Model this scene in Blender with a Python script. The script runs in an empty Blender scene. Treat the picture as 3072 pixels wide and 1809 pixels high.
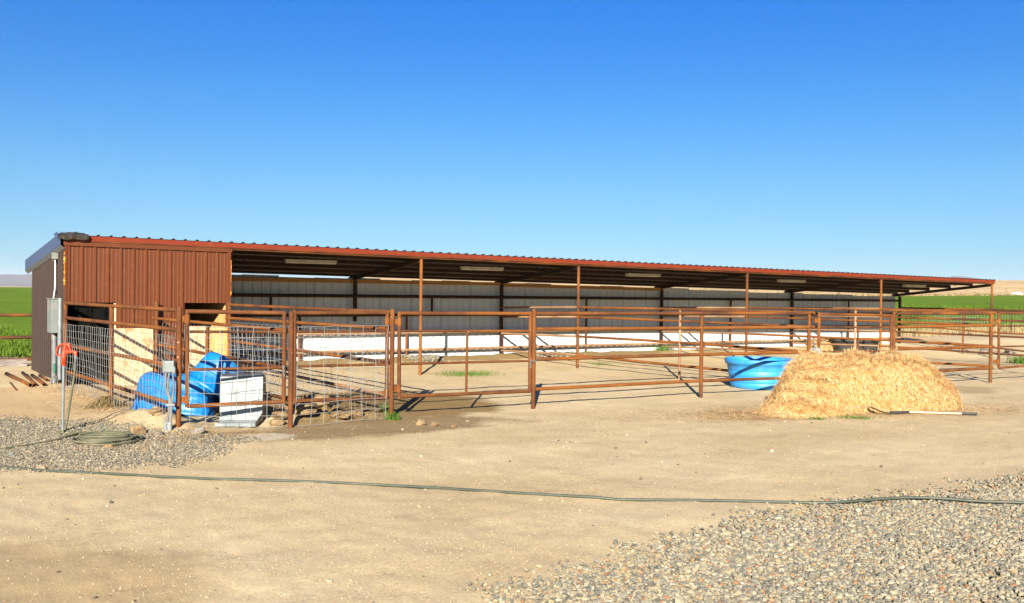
import bpy, math, random
import numpy as np
from mathutils import Vector, Matrix
random.seed(7); RNG = np.random.default_rng(7)
S = bpy.context.scene
COL = S.collection

# ------------------------------------------------------------------ camera
F, YAW, PITCH, ROLL = 3004.04, 0.594532, -0.00919, -0.011996
CAM = np.array([-3.4772, -19.7888, 1.8268])
FW = np.array([math.sin(YAW)*math.cos(PITCH), math.cos(YAW)*math.cos(PITCH), math.sin(PITCH)])
R0 = np.array([math.cos(YAW), -math.sin(YAW), 0.0]); U0 = np.cross(R0, FW)
RT = R0*math.cos(ROLL) - U0*math.sin(ROLL); UP = R0*math.sin(ROLL) + U0*math.cos(ROLL)
cam = bpy.data.objects.new('camera', bpy.data.cameras.new('camera')); COL.objects.link(cam)
cam.data.sensor_width = 36; cam.data.lens = F/3072*36
cam.data.clip_start = 0.1; cam.data.clip_end = 60000
cam.matrix_world = Matrix(((RT[0], UP[0], -FW[0], CAM[0]), (RT[1], UP[1], -FW[1], CAM[1]),
                           (RT[2], UP[2], -FW[2], CAM[2]), (0, 0, 0, 1)))
S.camera = cam

# ------------------------------------------------------------------ light
SUN_AZ, SUN_EL = math.radians(37.6), math.radians(22.0)      # azimuth the light travels to
sun = bpy.data.objects.new('sun', bpy.data.lights.new('sun', 'SUN')); COL.objects.link(sun)
sun.data.energy = 5.0; sun.data.angle = math.radians(0.5); sun.data.color = (1.0, 0.93, 0.80)
d = Vector((math.sin(SUN_AZ)*math.cos(SUN_EL), math.cos(SUN_AZ)*math.cos(SUN_EL), -math.sin(SUN_EL)))
sun.rotation_euler = d.to_track_quat('-Z', 'Y').to_euler()
w = bpy.data.worlds.new('World'); S.world = w; w.use_nodes = True
wn, wl = w.node_tree.nodes, w.node_tree.links
bg = wn['Background']
sky = wn.new('ShaderNodeTexSky'); sky.sky_type = 'NISHITA'; sky.sun_disc = False
sky.sun_elevation = SUN_EL; sky.sun_rotation = math.radians(180) + SUN_AZ
sky.air_density = 1.0; sky.dust_density = 0.3; sky.ozone_density = 3.0; sky.altitude = 800
tc = wn.new('ShaderNodeTexCoord'); sz_ = wn.new('ShaderNodeSeparateXYZ'); wl.new(tc.outputs['Generated'], sz_.inputs[0])
mr = wn.new('ShaderNodeMath'); mr.operation = 'MULTIPLY'; mr.inputs[1].default_value = 2.0; wl.new(sz_.outputs[2], mr.inputs[0])
cr = wn.new('ShaderNodeValToRGB'); wl.new(mr.outputs[0], cr.inputs[0])     # deep blue, clear desert air
stops = [(0.0, (.28, .53, .77)), (.06, (.285, .535, .77)), (.13, (.29, .55, .77)), (.216, (.27, .565, .79)), (.334, (.175, .545, .86)), (.446, (.09, .50, .93)), (.552, (.035, .475, 1.0)), (1.0, (.30, .60, 1.0))]
el = cr.color_ramp.elements
el[0].position = 0; el[0].color = (*stops[0][1], 1); el[1].position = 1; el[1].color = (*stops[-1][1], 1)
for p_, c_ in stops[1:-1]: e_ = el.new(p_); e_.color = (*c_, 1)
mx = wn.new('ShaderNodeMix'); mx.data_type = 'RGBA'; mx.blend_type = 'MULTIPLY'; mx.inputs[0].default_value = 1.0
wl.new(sky.outputs[0], mx.inputs[6]); wl.new(cr.outputs[0], mx.inputs[7]); wl.new(mx.outputs[2], bg.inputs[0])
bg.inputs[1].default_value = 0.05
S.view_settings.view_transform = 'Standard'; S.view_settings.look = 'None'
S.view_settings.exposure = 1.5; S.view_settings.gamma = 1.0

# ------------------------------------------------------------------ measuring helpers
def ray(u, v):                       # direction through a photo pixel (3072 x 1809)
    return RT*((u-1536)/F) + UP*((904.5-v)/F) + FW
def on_y(u, v, y): r = ray(u, v); return CAM + r*((y-CAM[1])/r[1])
def on_x(u, v, x): r = ray(u, v); return CAM + r*((x-CAM[0])/r[0])
def on_z(u, v, z=-0.17): r = ray(u, v); return CAM + r*((z-CAM[2])/r[2])
def on_plane(u, v, A, B):            # vertical plane through two ground points
    n = np.array([-(B[1]-A[1]), B[0]-A[0]]); r = ray(u, v)
    return CAM + r*(((np.array(A[:2])-CAM[:2]) @ n)/(r[:2] @ n))
def zg(x, y):                        # height of the yard
    g0 = np.interp(x, [-12, 0, 7.4, 12, 18, 30, 45], [0.03, -0.01, -0.065, -0.05, -0.13, -0.30, -0.33])
    t = np.interp(y, [-6, 0, 3.6, 9], [0, 1, 2, 3])
    a = np.where(t < 1, -0.17 + (g0+0.17)*t, np.where(t < 2, g0 + (0.06-g0)*(t-1), 0.06 + 0.06*(t-2)))
    return a
def zgf(x, y): return float(zg(np.float64(x), np.float64(y)))

# ------------------------------------------------------------------ mesh builder
class MB:
    def __init__(s): s.v = []; s.f = []; s.sm = []
    def add(s, vs, fs, smooth=False):
        o = len(s.v); s.v += [tuple(map(float, p)) for p in vs]
        for f in fs: s.f.append(tuple(i+o for i in f)); s.sm.append(smooth)
        return s
    def tube(s, pts, r, n=10, cap=True, closed=False):
        P = [np.array(p, float) for p in pts]; m = len(P); vs = []; fs = []
        rr = r if hasattr(r, '__len__') else [r]*m
        prev = None
        for i in range(m):
            if closed: t = P[(i+1) % m]-P[i-1]
            else: t = P[min(i+1, m-1)]-P[max(i-1, 0)]
            t = t/(np.linalg.norm(t)+1e-12)
            if prev is None:
                a = np.array([0, 0, 1.0]) if abs(t[2]) < 0.9 else np.array([1.0, 0, 0])
                x = np.cross(a, t)
            else: x = prev - t*(prev @ t)
            x /= np.linalg.norm(x)+1e-12; prev = x; y = np.cross(t, x)
            for k in range(n):
                a = 2*math.pi*k/n
                vs.append(P[i] + rr[i]*(math.cos(a)*x + math.sin(a)*y))
        for i in range(m if closed else m-1):
            j = (i+1) % m
            for k in range(n):
                k2 = (k+1) % n
                fs.append((i*n+k, i*n+k2, j*n+k2, j*n+k))
        s.add(vs, fs, True)
        if cap and not closed:
            s.add(vs[:n], [tuple(range(n))[::-1]]); s.add(vs[-n:], [tuple(range(n))])
        return s
    def hollow(s, a, b, r, t=0.006, n=14):   # open pipe
        a, b = np.array(a, float), np.array(b, float)
        d = (b-a)/np.linalg.norm(b-a); x = np.cross([0.1, 0.2, 1], d); x /= np.linalg.norm(x); y = np.cross(d, x)
        R = []
        for p, q in ((a, r), (b, r), (b, r-t), (a, r-t)):
            R += [p + q*(math.cos(2*math.pi*k/n)*x + math.sin(2*math.pi*k/n)*y) for k in range(n)]
        fs = []
        for i in range(4):
            j = (i+1) % 4
            fs += [(i*n+k, i*n+(k+1) % n, j*n+(k+1) % n, j*n+k) for k in range(n)]
        return s.add(R, fs, True)
    def box(s, c, size, ax=None, bev=0.0):
        ax = np.eye(3) if ax is None else np.array(ax, float); h = np.array(size)/2.0; c = np.array(c, float)
        b = min(bev, min(h)*0.9)
        if b <= 0:
            vs = [c + ax.T @ (h*np.array([i, j, k])) for i in (-1, 1) for j in (-1, 1) for k in (-1, 1)]
            return s.add(vs, [(0, 1, 3, 2), (4, 6, 7, 5), (0, 4, 5, 1), (2, 3, 7, 6), (0, 2, 6, 4), (1, 5, 7, 3)])
        bm = bmesh_box(h, b)
        return s.add([c + ax.T @ np.array(p) for p in bm[0]], bm[1])
    def beam(s, a, b, wd, ht, up=(0, 0, 1)):          # rectangular bar from a to b
        a, b = np.array(a, float), np.array(b, float); L = np.linalg.norm(b-a); t = (b-a)/L
        y = np.cross(up, t); y /= np.linalg.norm(y); z = np.cross(t, y)
        return s.box((a+b)/2, (L, wd, ht), [t, y, z])
    def prism(s, poly, ext):
        n = len(poly); e = np.array(ext, float); P = [np.array(p, float) for p in poly]
        vs = P + [p+e for p in P]
        return s.add(vs, [tuple(range(n))[::-1], tuple(range(n, 2*n))] + [(i, (i+1) % n, n+(i+1) % n, n+i) for i in range(n)])
    def build(s, name, m, parent=None):
        me = bpy.data.meshes.new(name); me.from_pydata(s.v, [], s.f)
        me.polygons.foreach_set('use_smooth', s.sm)
        return link(name, me, m, parent)
def bmesh_box(h, b):
    import bmesh
    bm = bmesh.new(); bmesh.ops.create_cube(bm, size=2)
    for v in bm.verts: v.co = Vector((v.co.x*h[0], v.co.y*h[1], v.co.z*h[2]))
    bmesh.ops.bevel(bm, geom=bm.edges[:], offset=b, segments=2, affect='EDGES', profile=0.7)
    bm.verts.index_update()
    r = ([tuple(v.co) for v in bm.verts], [tuple(v.index for v in f.verts) for f in bm.faces]); bm.free(); return r
def link(name, me, m, parent=None):
    me.update(); o = bpy.data.objects.new(name, me); COL.objects.link(o)
    if m: me.materials.append(m)
    if parent:
        o.parent = parent
        o.matrix_parent_inverse = Matrix.Translation(-parent.location) if parent.type == 'EMPTY' else Matrix.Identity(4)
    return o
def np_mesh(name, V, faces, m, smooth=False, parent=None):    # V (n,3), faces (k,3|4)
    me = bpy.data.meshes.new(name); V = np.ascontiguousarray(V, np.float32); faces = np.ascontiguousarray(faces, np.int32)
    k, c = faces.shape
    me.vertices.add(len(V)); me.vertices.foreach_set('co', V.ravel())
    me.loops.add(k*c); me.loops.foreach_set('vertex_index', faces.ravel())
    me.polygons.add(k); me.polygons.foreach_set('loop_start', np.arange(k, dtype=np.int32)*c)
    me.polygons.foreach_set('loop_total', np.full(k, c, np.int32))
    me.polygons.foreach_set('use_smooth', np.full(k, smooth))
    me.update(calc_edges=True); me.validate()
    return link(name, me, m, parent)
def tag(o, label=None, cat=None, group=None, kind=None):
    if label: o['label'] = label
    if cat: o['category'] = cat
    if group: o['group'] = group
    if kind: o['kind'] = kind
    return o
def thing(name, label, cat, loc=(0, 0, 0), group=None):
    o = bpy.data.objects.new(name, None); COL.objects.link(o); o.location = Vector([float(c) for c in loc]); o.empty_display_size = 0.2
    return tag(o, label, cat, group)

# ------------------------------------------------------------------ materials
def mat(name):
    m = bpy.data.materials.new(name); m.use_nodes = True
    n, l = m.node_tree.nodes, m.node_tree.links
    return m, n, l, n['Principled BSDF']
def coords(n, l, scale=(1, 1, 1), world=True):
    if world: g = n.new('ShaderNodeNewGeometry'); out = g.outputs['Position']
    else: g = n.new('ShaderNodeTexCoord'); out = g.outputs['Object']
    mp = n.new('ShaderNodeMapping'); mp.inputs['Scale'].default_value = scale
    l.new(out, mp.inputs['Vector']); return mp.outputs[0]
def noise(n, l, co, scale, detail=4, rough=0.55):
    t = n.new('ShaderNodeTexNoise'); t.inputs['Scale'].default_value = scale
    t.inputs['Detail'].default_value = detail; t.inputs['Roughness'].default_value = rough
    l.new(co, t.inputs['Vector']); return t.outputs['Fac']
def ramp(n, l, fac, stops, interp='LINEAR'):
    r = n.new('ShaderNodeValToRGB'); r.color_ramp.interpolation = interp
    e = r.color_ramp.elements
    while len(e) > 1: e.remove(e[-1])
    e[0].position = stops[0][0]; c = stops[0][1]; e[0].color = (*c, 1) if len(c) == 3 else c
    for p, c in stops[1:]:
        x = e.new(p); x.color = (*c, 1)
    l.new(fac, r.inputs[0]); return r.outputs[0]
def mixc(n, l, fac, a, b, mode='MIX'):
    x = n.new('ShaderNodeMix'); x.data_type = 'RGBA'; x.blend_type = mode
    for s, val in ((0, fac), (6, a), (7, b)):
        if hasattr(val, 'links'): l.new(val, x.inputs[s])
        else: x.inputs[s].default_value = val if s == 0 else (*val, 1)
    return x.outputs[2]
def math_(n, l, op, a, b=0.0, clamp=False):
    x = n.new('ShaderNodeMath'); x.operation = op; x.use_clamp = clamp
    for s, val in ((0, a), (1, b)):
        if hasattr(val, 'links'): l.new(val, x.inputs[s])
        else: x.inputs[s].default_value = val
    return x.outputs[0]
def bump(n, l, b, h, strength=0.3, dist=0.01):
    x = n.new('ShaderNodeBump'); x.inputs['Strength'].default_value = strength; x.inputs['Distance'].default_value = dist
    l.new(h, x.inputs['Height']); l.new(x.outputs[0], b.inputs['Normal'])
def simple(name, cols, scale=8, rough=0.6, metal=0.0, bmp=0.15, stretch=(1, 1, 1), lo=0.35, hi=0.65, detail=5, dust=None, spec=None):
    m, n, l, b = mat(name); co = coords(n, l, stretch)
    nz = noise(n, l, co, scale, detail)
    k = len(cols); c = ramp(n, l, nz, [(lo+(hi-lo)*i/max(1, k-1), cols[i]) for i in range(k)])
    if dust:
        d2 = noise(n, l, coords(n, l), 2.3, 6, 0.65)
        c = mixc(n, l, ramp(n, l, d2, [(0.5, (0, 0, 0)), (0.75, (dust[1],)*3)]), c, dust[0])
    l.new(c, b.inputs['Base Color']); b.inputs['Roughness'].default_value = rough; b.inputs['Metallic'].default_value = metal
    if spec is not None: b.inputs['Specular IOR Level'].default_value = spec
    if bmp: bump(n, l, b, noise(n, l, co, scale*5, 3), bmp, 0.004)
    return m

def rust_mat(name, cols, patch=(0.205, 0.070, 0.0115)):
    m, n, l, b = mat(name); co = coords(n, l)
    a = noise(n, l, co, 2.2, 8, 0.65); c = ramp(n, l, a, [(0.32, cols[0]), (0.5, cols[1]), (0.66, cols[2])])
    q = noise(n, l, coords(n, l, (0.7, 0.7, 0.7)), 1.1, 2); c = mixc(n, l, ramp(n, l, q, [(0.50, (0, 0, 0)), (0.62, (0.85,)*3)]), c, patch)
    f = noise(n, l, co, 55, 4, 0.7); c = mixc(n, l, 0.55, c, ramp(n, l, f, [(0.3, (0.35, 0.32, 0.3)), (0.65, (1.25, 1.2, 1.15))]), 'MULTIPLY')
    s = noise(n, l, co, 20, 2); c = mixc(n, l, ramp(n, l, s, [(0.725, (0, 0, 0)), (0.75, (0.7,)*3)]), c, (0.42, 0.30, 0.20))
    l.new(c, b.inputs['Base Color']); b.inputs['Roughness'].default_value = 0.82; b.inputs['Specular IOR Level'].default_value = 0.25
    bump(n, l, b, f, 0.35, 0.003); return m
RUST = rust_mat('rusty_pipe', [(0.0603, 0.0218, 0.0095), (0.1082, 0.0376, 0.0110), (0.1507, 0.0568, 0.0147)])
RUSTD = rust_mat('dark_rusty_pipe', [(0.0470, 0.0211, 0.0120), (0.0798, 0.0308, 0.0125), (0.1176, 0.0431, 0.0140)])
RUSTP = rust_mat('dusty_rusty_pipe', [(0.20, 0.115, 0.065), (0.27, 0.155, 0.085), (0.22, 0.090, 0.035)], (0.36, 0.24, 0.14))
RUSTO = rust_mat('orange_rusty_pipe', [(0.1275, 0.0418, 0.0095), (0.1777, 0.0602, 0.0105), (0.2087, 0.0819, 0.0189)])
def panel_mat(name, c0, c1, rough=0.42, grime=(0.2, 0.13, 0.07), g=0.3, spec=0.4):
    m, n, l, b = mat(name); co = coords(n, l, (1, 1, 0.18))
    c = mixc(n, l, noise(n, l, co, 5, 5, 0.6), c0, c1)
    c = mixc(n, l, ramp(n, l, noise(n, l, coords(n, l), 7, 7, 0.7), [(0.56, (0, 0, 0)), (0.72, (g,)*3)]), c, grime)
    l.new(c, b.inputs['Base Color']); b.inputs['Roughness'].default_value = rough; b.inputs['Specular IOR Level'].default_value = spec
    bump(n, l, b, noise(n, l, coords(n, l), 3.0, 2), 0.08, 0.03); return m
BROWN = panel_mat('brown_sheet_metal', (0.085, 0.0235, 0.0072), (0.106, 0.030, 0.0090), 0.5, (0.16, 0.075, 0.03), 0.3, 0.25)
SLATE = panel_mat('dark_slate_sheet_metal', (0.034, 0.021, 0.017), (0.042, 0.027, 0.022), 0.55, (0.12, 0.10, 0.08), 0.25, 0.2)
WHITE = panel_mat('white_sheet_metal', (0.3994, 0.4257, 0.4226), (0.4551, 0.4825, 0.4802), 0.5, (0.3344, 0.3027, 0.2401), 0.3)
ROOFM = panel_mat('dark_roof_metal', (0.0151, 0.0092, 0.0059), (0.0202, 0.0122, 0.0080), 0.5)
REDM = panel_mat('red_oxide_steel', (0.1339, 0.0175, 0.0067), (0.1652, 0.0263, 0.0085), 0.65, (0.1786, 0.0549, 0.0162), 0.6, 0.2)
TRIM = panel_mat('bluish_trim_metal', (0.0353, 0.0430, 0.1047), (0.0471, 0.0561, 0.1274), 0.35, (0.0707, 0.0653, 0.0819), 0.2)
SOFF = simple('pale_soffit', [(0.1400, 0.1470, 0.1584), (0.1820, 0.1890, 0.2016)], 4, 0.6)
DARKS = rust_mat('dark_steel', [(0.020, 0.012, 0.008), (0.030, 0.016, 0.010), (0.045, 0.021, 0.012)], (0.055, 0.024, 0.012))
ORANGE = simple('flaking_orange_rust', [(0.10, 0.03, 0.01), (0.55, 0.17, 0.012), (0.62, 0.22, 0.02)], 16, 0.85, lo=0.42, hi=0.58)
WOODO = simple('orange_timber', [(0.24, 0.105, 0.018), (0.34, 0.155, 0.03)], 3, 0.75, stretch=(0.5, 8, 14))
def ply_mat():
    m, n, l, b = mat('weathered_plywood'); co = coords(n, l, (9, 9, 1.0))
    c = ramp(n, l, noise(n, l, co, 3, 7, 0.6), [(0.3, (0.34, 0.23, 0.125)), (0.5, (0.46, 0.335, 0.20)), (0.7, (0.52, 0.41, 0.27))])
    c = mixc(n, l, ramp(n, l, noise(n, l, coords(n, l, (3, 3, 1.6)), 2.6, 4), [(0.56, (0, 0, 0)), (0.7, (0.85,)*3)]), c, (0.30, 0.125, 0.025))
    l.new(c, b.inputs['Base Color']); b.inputs['Roughness'].default_value = 0.85
    bump(n, l, b, noise(n, l, co, 6, 4), 0.25, 0.005); return m
PLY = ply_mat()
PLYO = simple('orange_plywood', [(0.42, 0.20, 0.05), (0.52, 0.30, 0.10), (0.55, 0.36, 0.16)], 3, 0.85, stretch=(6, 6, 1))
GALV = simple('galvanized_steel', [(0.1403, 0.1600, 0.1625), (0.1830, 0.2038, 0.2038), (0.2257, 0.2463, 0.2425)], 5, 0.42, 0.25, 0.1)
GALVD = simple('dull_galvanized_steel', [(0.12, 0.12, 0.115), (0.19, 0.19, 0.185)], 8, 0.45, 0.45, 0.1)
WIRE = simple('galvanized_wire', [(0.20, 0.20, 0.19), (0.30, 0.295, 0.275)], 10, 0.5, 0.2, 0)
EGREY = simple('grey_enamel', [(0.1274, 0.1430, 0.1339), (0.1534, 0.1690, 0.1586)], 4, 0.5, 0, 0.05, dust=((0.3900, 0.3120, 0.2210), 0.4))
CONDUIT = simple('grey_plastic_conduit', [(0.0900, 0.0975, 0.1000), (0.1225, 0.1300, 0.1325)], 6, 0.5, 0, 0.05, dust=((0.4375, 0.3375, 0.2250), 0.4))
WPAINT = simple('white_enamel', [(0.62, 0.62, 0.60), (0.72, 0.72, 0.69)], 5, 0.5)
FIXT = simple('dusty_cream_plastic', [(0.4500, 0.4050, 0.3023), (0.5850, 0.5287, 0.4069)], 5, 0.5)
VOID = simple('painted_opening_shade', [(0.004, 0.004, 0.004), (0.008, 0.008, 0.007)], 5, 0.95, 0, 0.1, spec=0.0)  # near-black colour standing in for the shade inside the left opening
PURL = simple('lit_purlin_edge', [(0.0750, 0.0525, 0.0375), (0.1275, 0.0930, 0.0675)], 3, 0.6, stretch=(0.3, 1, 1))  # paler than the purlin body: light on its lower edge put into colour
REDP = simple('orange_red_paint', [(0.50, 0.035, 0.008), (0.62, 0.055, 0.010)], 7, 0.4, 0, 0.06)
HOSEG = simple('faded_green_hose', [(0.060, 0.064, 0.034), (0.088, 0.086, 0.046), (0.12, 0.108, 0.062)], 5, 0.7, 0, 0.1, dust=((0.19, 0.145, 0.085), 0.5))
HOSED = simple('dark_green_hose', [(0.034, 0.044, 0.029), (0.052, 0.062, 0.042)], 6, 0.55, 0, 0.1, dust=((0.15, 0.12, 0.075), 0.35))
BLUE = simple('blue_plastic', [(0.0020, 0.1260, 0.3630), (0.0030, 0.1620, 0.4620)], 3, 0.42, 0, 0.05, dust=((0.1200, 0.3000, 0.3630), 0.3))
BLUED = simple('dusty_blue_plastic', [(0.01, 0.13, 0.27), (0.09, 0.20, 0.26), (0.34, 0.29, 0.22)], 1.3, 0.75, 0, 0.1, lo=0.36, hi=0.66)
BLUEL = simple('light_blue_plastic', [(0.0156, 0.2013, 0.4800), (0.0260, 0.2440, 0.5520)], 3, 0.5, 0, 0.05, dust=((0.1950, 0.3660, 0.4800), 0.45))
BLACKP = simple('black_rubber', [(0.016, 0.017, 0.018), (0.030, 0.031, 0.032)], 5, 0.6, 0, 0.1, dust=((0.12, 0.10, 0.08), 0.35))
DARKM = simple('crumpled_dark_metal', [(0.035, 0.032, 0.028), (0.075, 0.066, 0.055)], 9, 0.5, 0.4, 0.3)
TIMBER = simple('grey_weathered_timber', [(0.12, 0.10, 0.085), (0.24, 0.21, 0.18)], 4, 0.9, stretch=(1, 8, 8))
ASH = simple('pale_wood_handle', [(0.40, 0.32, 0.20), (0.46, 0.38, 0.25)], 5, 0.6, stretch=(1, 1, 1))
GREENP = simple('green_plastic', [(0.008, 0.09, 0.055), (0.012, 0.12, 0.07)], 5, 0.45)
CLOD = simple('dry_earth_clod', [(0.1200, 0.0757, 0.0333), (0.2000, 0.1326, 0.0629), (0.2480, 0.1755, 0.0925)], 7, 0.95, 0, 0.8)
ROCK = simple('grey_field_rock', [(0.09, 0.075, 0.055), (0.16, 0.135, 0.10), (0.21, 0.18, 0.14)], 5, 0.9, 0, 0.8)
def island_mat(name, stops, rough=0.85, trans=0.0):
    m, n, l, b = mat(name); g = n.new('ShaderNodeNewGeometry')
    c = ramp(n, l, g.outputs['Random Per Island'], stops, 'LINEAR'); l.new(c, b.inputs['Base Color'])
    b.inputs['Roughness'].default_value = rough; b.inputs['Specular IOR Level'].default_value = 0.2
    return m
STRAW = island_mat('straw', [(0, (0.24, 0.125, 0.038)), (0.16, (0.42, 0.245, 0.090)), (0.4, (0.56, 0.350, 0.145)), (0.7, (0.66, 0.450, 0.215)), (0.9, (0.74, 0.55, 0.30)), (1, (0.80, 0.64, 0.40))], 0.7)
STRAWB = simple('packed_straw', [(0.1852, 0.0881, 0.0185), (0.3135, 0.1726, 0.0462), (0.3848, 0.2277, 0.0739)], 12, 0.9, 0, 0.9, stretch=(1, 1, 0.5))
DRYG = island_mat('dry_grass', [(0, (0.22, 0.14, 0.05)), (0.5, (0.36, 0.26, 0.11)), (1, (0.48, 0.38, 0.2))])
GRASS = island_mat('green_grass', [(0, (0.025, 0.06, 0.008)), (0.5, (0.055, 0.12, 0.013)), (0.9, (0.10, 0.17, 0.02)), (1, (0.24, 0.22, 0.07))], 0.7)
CROP = island_mat('crop_leaves', [(0, (0.0336, 0.0722, 0.0045)), (0.5, (0.0584, 0.1062, 0.0054)), (0.9, (0.0820, 0.1317, 0.0081)), (1, (0.1167, 0.1444, 0.0162))], 0.75)
GRAVR = island_mat('mixed_river_gravel', [(0, (0.0882, 0.0836, 0.0673)), (0.15, (0.1386, 0.1294, 0.1008)), (0.4, (0.1890, 0.1736, 0.1301)), (0.6, (0.2646, 0.2252, 0.1462)), (0.76, (0.3108, 0.2662, 0.1754)), (0.86, (0.2436, 0.1720, 0.0840)), (0.90, (0.2436, 0.1106, 0.0548)), (0.94, (0.3528, 0.3194, 0.2339)), (1, (0.1512, 0.1433, 0.1169))], 0.75)
GRAVL = island_mat('grey_crushed_gravel', [(0, (0.0840, 0.0764, 0.0612)), (0.3, (0.1320, 0.1186, 0.0922)), (0.6, (0.1880, 0.1638, 0.1188)), (0.85, (0.2640, 0.2184, 0.1440)), (0.95, (0.2960, 0.2418, 0.1584)), (1, (0.3200, 0.2808, 0.2088))], 0.85)
PEBB = island_mat('scattered_pebbles', [(0, (0.075, 0.065, 0.053)), (0.35, (0.165, 0.130, 0.086)), (0.7, (0.315, 0.238, 0.145)), (1, (0.465, 0.396, 0.290))], 0.85)
SAND = island_mat('coarse_sand_grains', [(0, (0.146, 0.098, 0.052)), (0.4, (0.284, 0.201, 0.111)), (0.8, (0.404, 0.303, 0.185)), (1, (0.516, 0.426, 0.296))], 0.9)

def ground_mat():
    m, n, l, b = mat('packed_dirt'); co = coords(n, l)
    big = noise(n, l, coords(n, l, (1, 1.6, 1)), 0.28, 6, 0.6); mid = noise(n, l, co, 1.7, 7, 0.65); fine = noise(n, l, co, 45, 5, 0.75)
    c = ramp(n, l, big, [(0.30, (0.430, 0.325, 0.180)), (0.5, (0.500, 0.392, 0.232)), (0.7, (0.548, 0.440, 0.272))])
    c = mixc(n, l, 0.55, c, ramp(n, l, mid, [(0.32, (0.86, 0.83, 0.79)), (0.6, (1.05, 1.05, 1.05))]), 'MULTIPLY')
    c = mixc(n, l, 0.55, c, ramp(n, l, fine, [(0.3, (0.52, 0.48, 0.43)), (0.62, (1.22, 1.2, 1.17))]), 'MULTIPLY')
    vo = n.new('ShaderNodeTexVoronoi'); vo.inputs['Scale'].default_value = 30; l.new(co, vo.inputs['Vector'])
    sp = math_(n, l, 'LESS_THAN', vo.outputs['Distance'], 0.17)
    c = mixc(n, l, math_(n, l, 'MULTIPLY', sp, 0.55), c, vo.outputs['Color'], 'SOFT_LIGHT')
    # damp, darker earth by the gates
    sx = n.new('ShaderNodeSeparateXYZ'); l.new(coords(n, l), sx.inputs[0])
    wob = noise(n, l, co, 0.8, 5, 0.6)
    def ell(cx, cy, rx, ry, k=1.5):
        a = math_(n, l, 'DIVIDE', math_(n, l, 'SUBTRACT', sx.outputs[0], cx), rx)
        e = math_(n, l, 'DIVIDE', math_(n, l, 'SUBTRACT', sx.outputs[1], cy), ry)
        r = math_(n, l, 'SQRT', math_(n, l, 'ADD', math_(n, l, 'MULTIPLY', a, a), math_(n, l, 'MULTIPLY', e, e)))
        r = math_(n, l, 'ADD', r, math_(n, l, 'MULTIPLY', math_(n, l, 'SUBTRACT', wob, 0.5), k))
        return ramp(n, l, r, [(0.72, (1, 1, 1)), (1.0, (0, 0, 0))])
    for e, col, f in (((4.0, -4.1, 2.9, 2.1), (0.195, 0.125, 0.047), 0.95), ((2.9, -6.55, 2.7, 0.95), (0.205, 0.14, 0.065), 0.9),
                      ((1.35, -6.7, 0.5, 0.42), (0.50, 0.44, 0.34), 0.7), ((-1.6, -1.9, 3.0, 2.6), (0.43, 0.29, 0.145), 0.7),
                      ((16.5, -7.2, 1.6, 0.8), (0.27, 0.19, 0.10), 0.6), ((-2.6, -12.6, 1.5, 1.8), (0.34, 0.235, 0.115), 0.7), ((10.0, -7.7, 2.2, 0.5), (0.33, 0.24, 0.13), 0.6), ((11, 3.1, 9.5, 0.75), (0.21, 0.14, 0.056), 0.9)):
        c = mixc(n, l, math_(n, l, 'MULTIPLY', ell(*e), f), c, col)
    l.new(c, b.inputs['Base Color']); b.inputs['Roughness'].default_value = 0.95; b.inputs['Specular IOR Level'].default_value = 0.15
    h = math_(n, l, 'ADD', math_(n, l, 'MULTIPLY', fine, 0.35), mid); bump(n, l, b, h, 0.55, 0.03); return m
GROUND = ground_mat()
def field_mat():
    m, n, l, b = mat('alfalfa_canopy'); co = coords(n, l)
    c = ramp(n, l, noise(n, l, coords(n, l, (1, 0.5, 1)), 0.10, 6, 0.7), [(0.35, (0.100, 0.178, 0.008)), (0.55, (0.135, 0.212, 0.009)), (0.7, (0.170, 0.240, 0.011))])
    c = mixc(n, l, 0.6, c, ramp(n, l, noise(n, l, co, 2.2, 5, 0.7), [(0.35, (0.6, 0.62, 0.6)), (0.65, (1.15, 1.12, 1.1))]), 'MULTIPLY')
    l.new(c, b.inputs['Base Color']); b.inputs['Roughness'].default_value = 0.9; b.inputs['Specular IOR Level'].default_value = 0.1
    bump(n, l, b, noise(n, l, co, 1.6, 5, 0.7), 1.0, 0.25); return m
FIELD = field_mat()
def hill_mat(name, stops, sc, bm):
    m, n, l, b = mat(name); c = ramp(n, l, noise(n, l, coords(n, l, (1, 1, 4)), sc, 8, 0.65), stops)
    l.new(c, b.inputs['Base Color']); b.inputs['Roughness'].default_value = 1.0; b.inputs['Specular IOR Level'].default_value = 0.05
    bump(n, l, b, noise(n, l, coords(n, l), sc*2, 6, 0.6), 0.7, bm); return m
HILL = hill_mat('dry_tan_hillside', [(0.30, (0.3762, 0.2585, 0.1275)), (0.5, (0.5358, 0.3740, 0.1938)), (0.7, (0.6156, 0.4400, 0.2448))], 0.02, 4.0)
MOUNT = hill_mat('far_mountain_slopes', [(0.3, (0.07, 0.05, 0.045)), (0.5, (0.12, 0.085, 0.07)), (0.72, (0.19, 0.135, 0.10))], 0.0006, 120.0)

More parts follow.
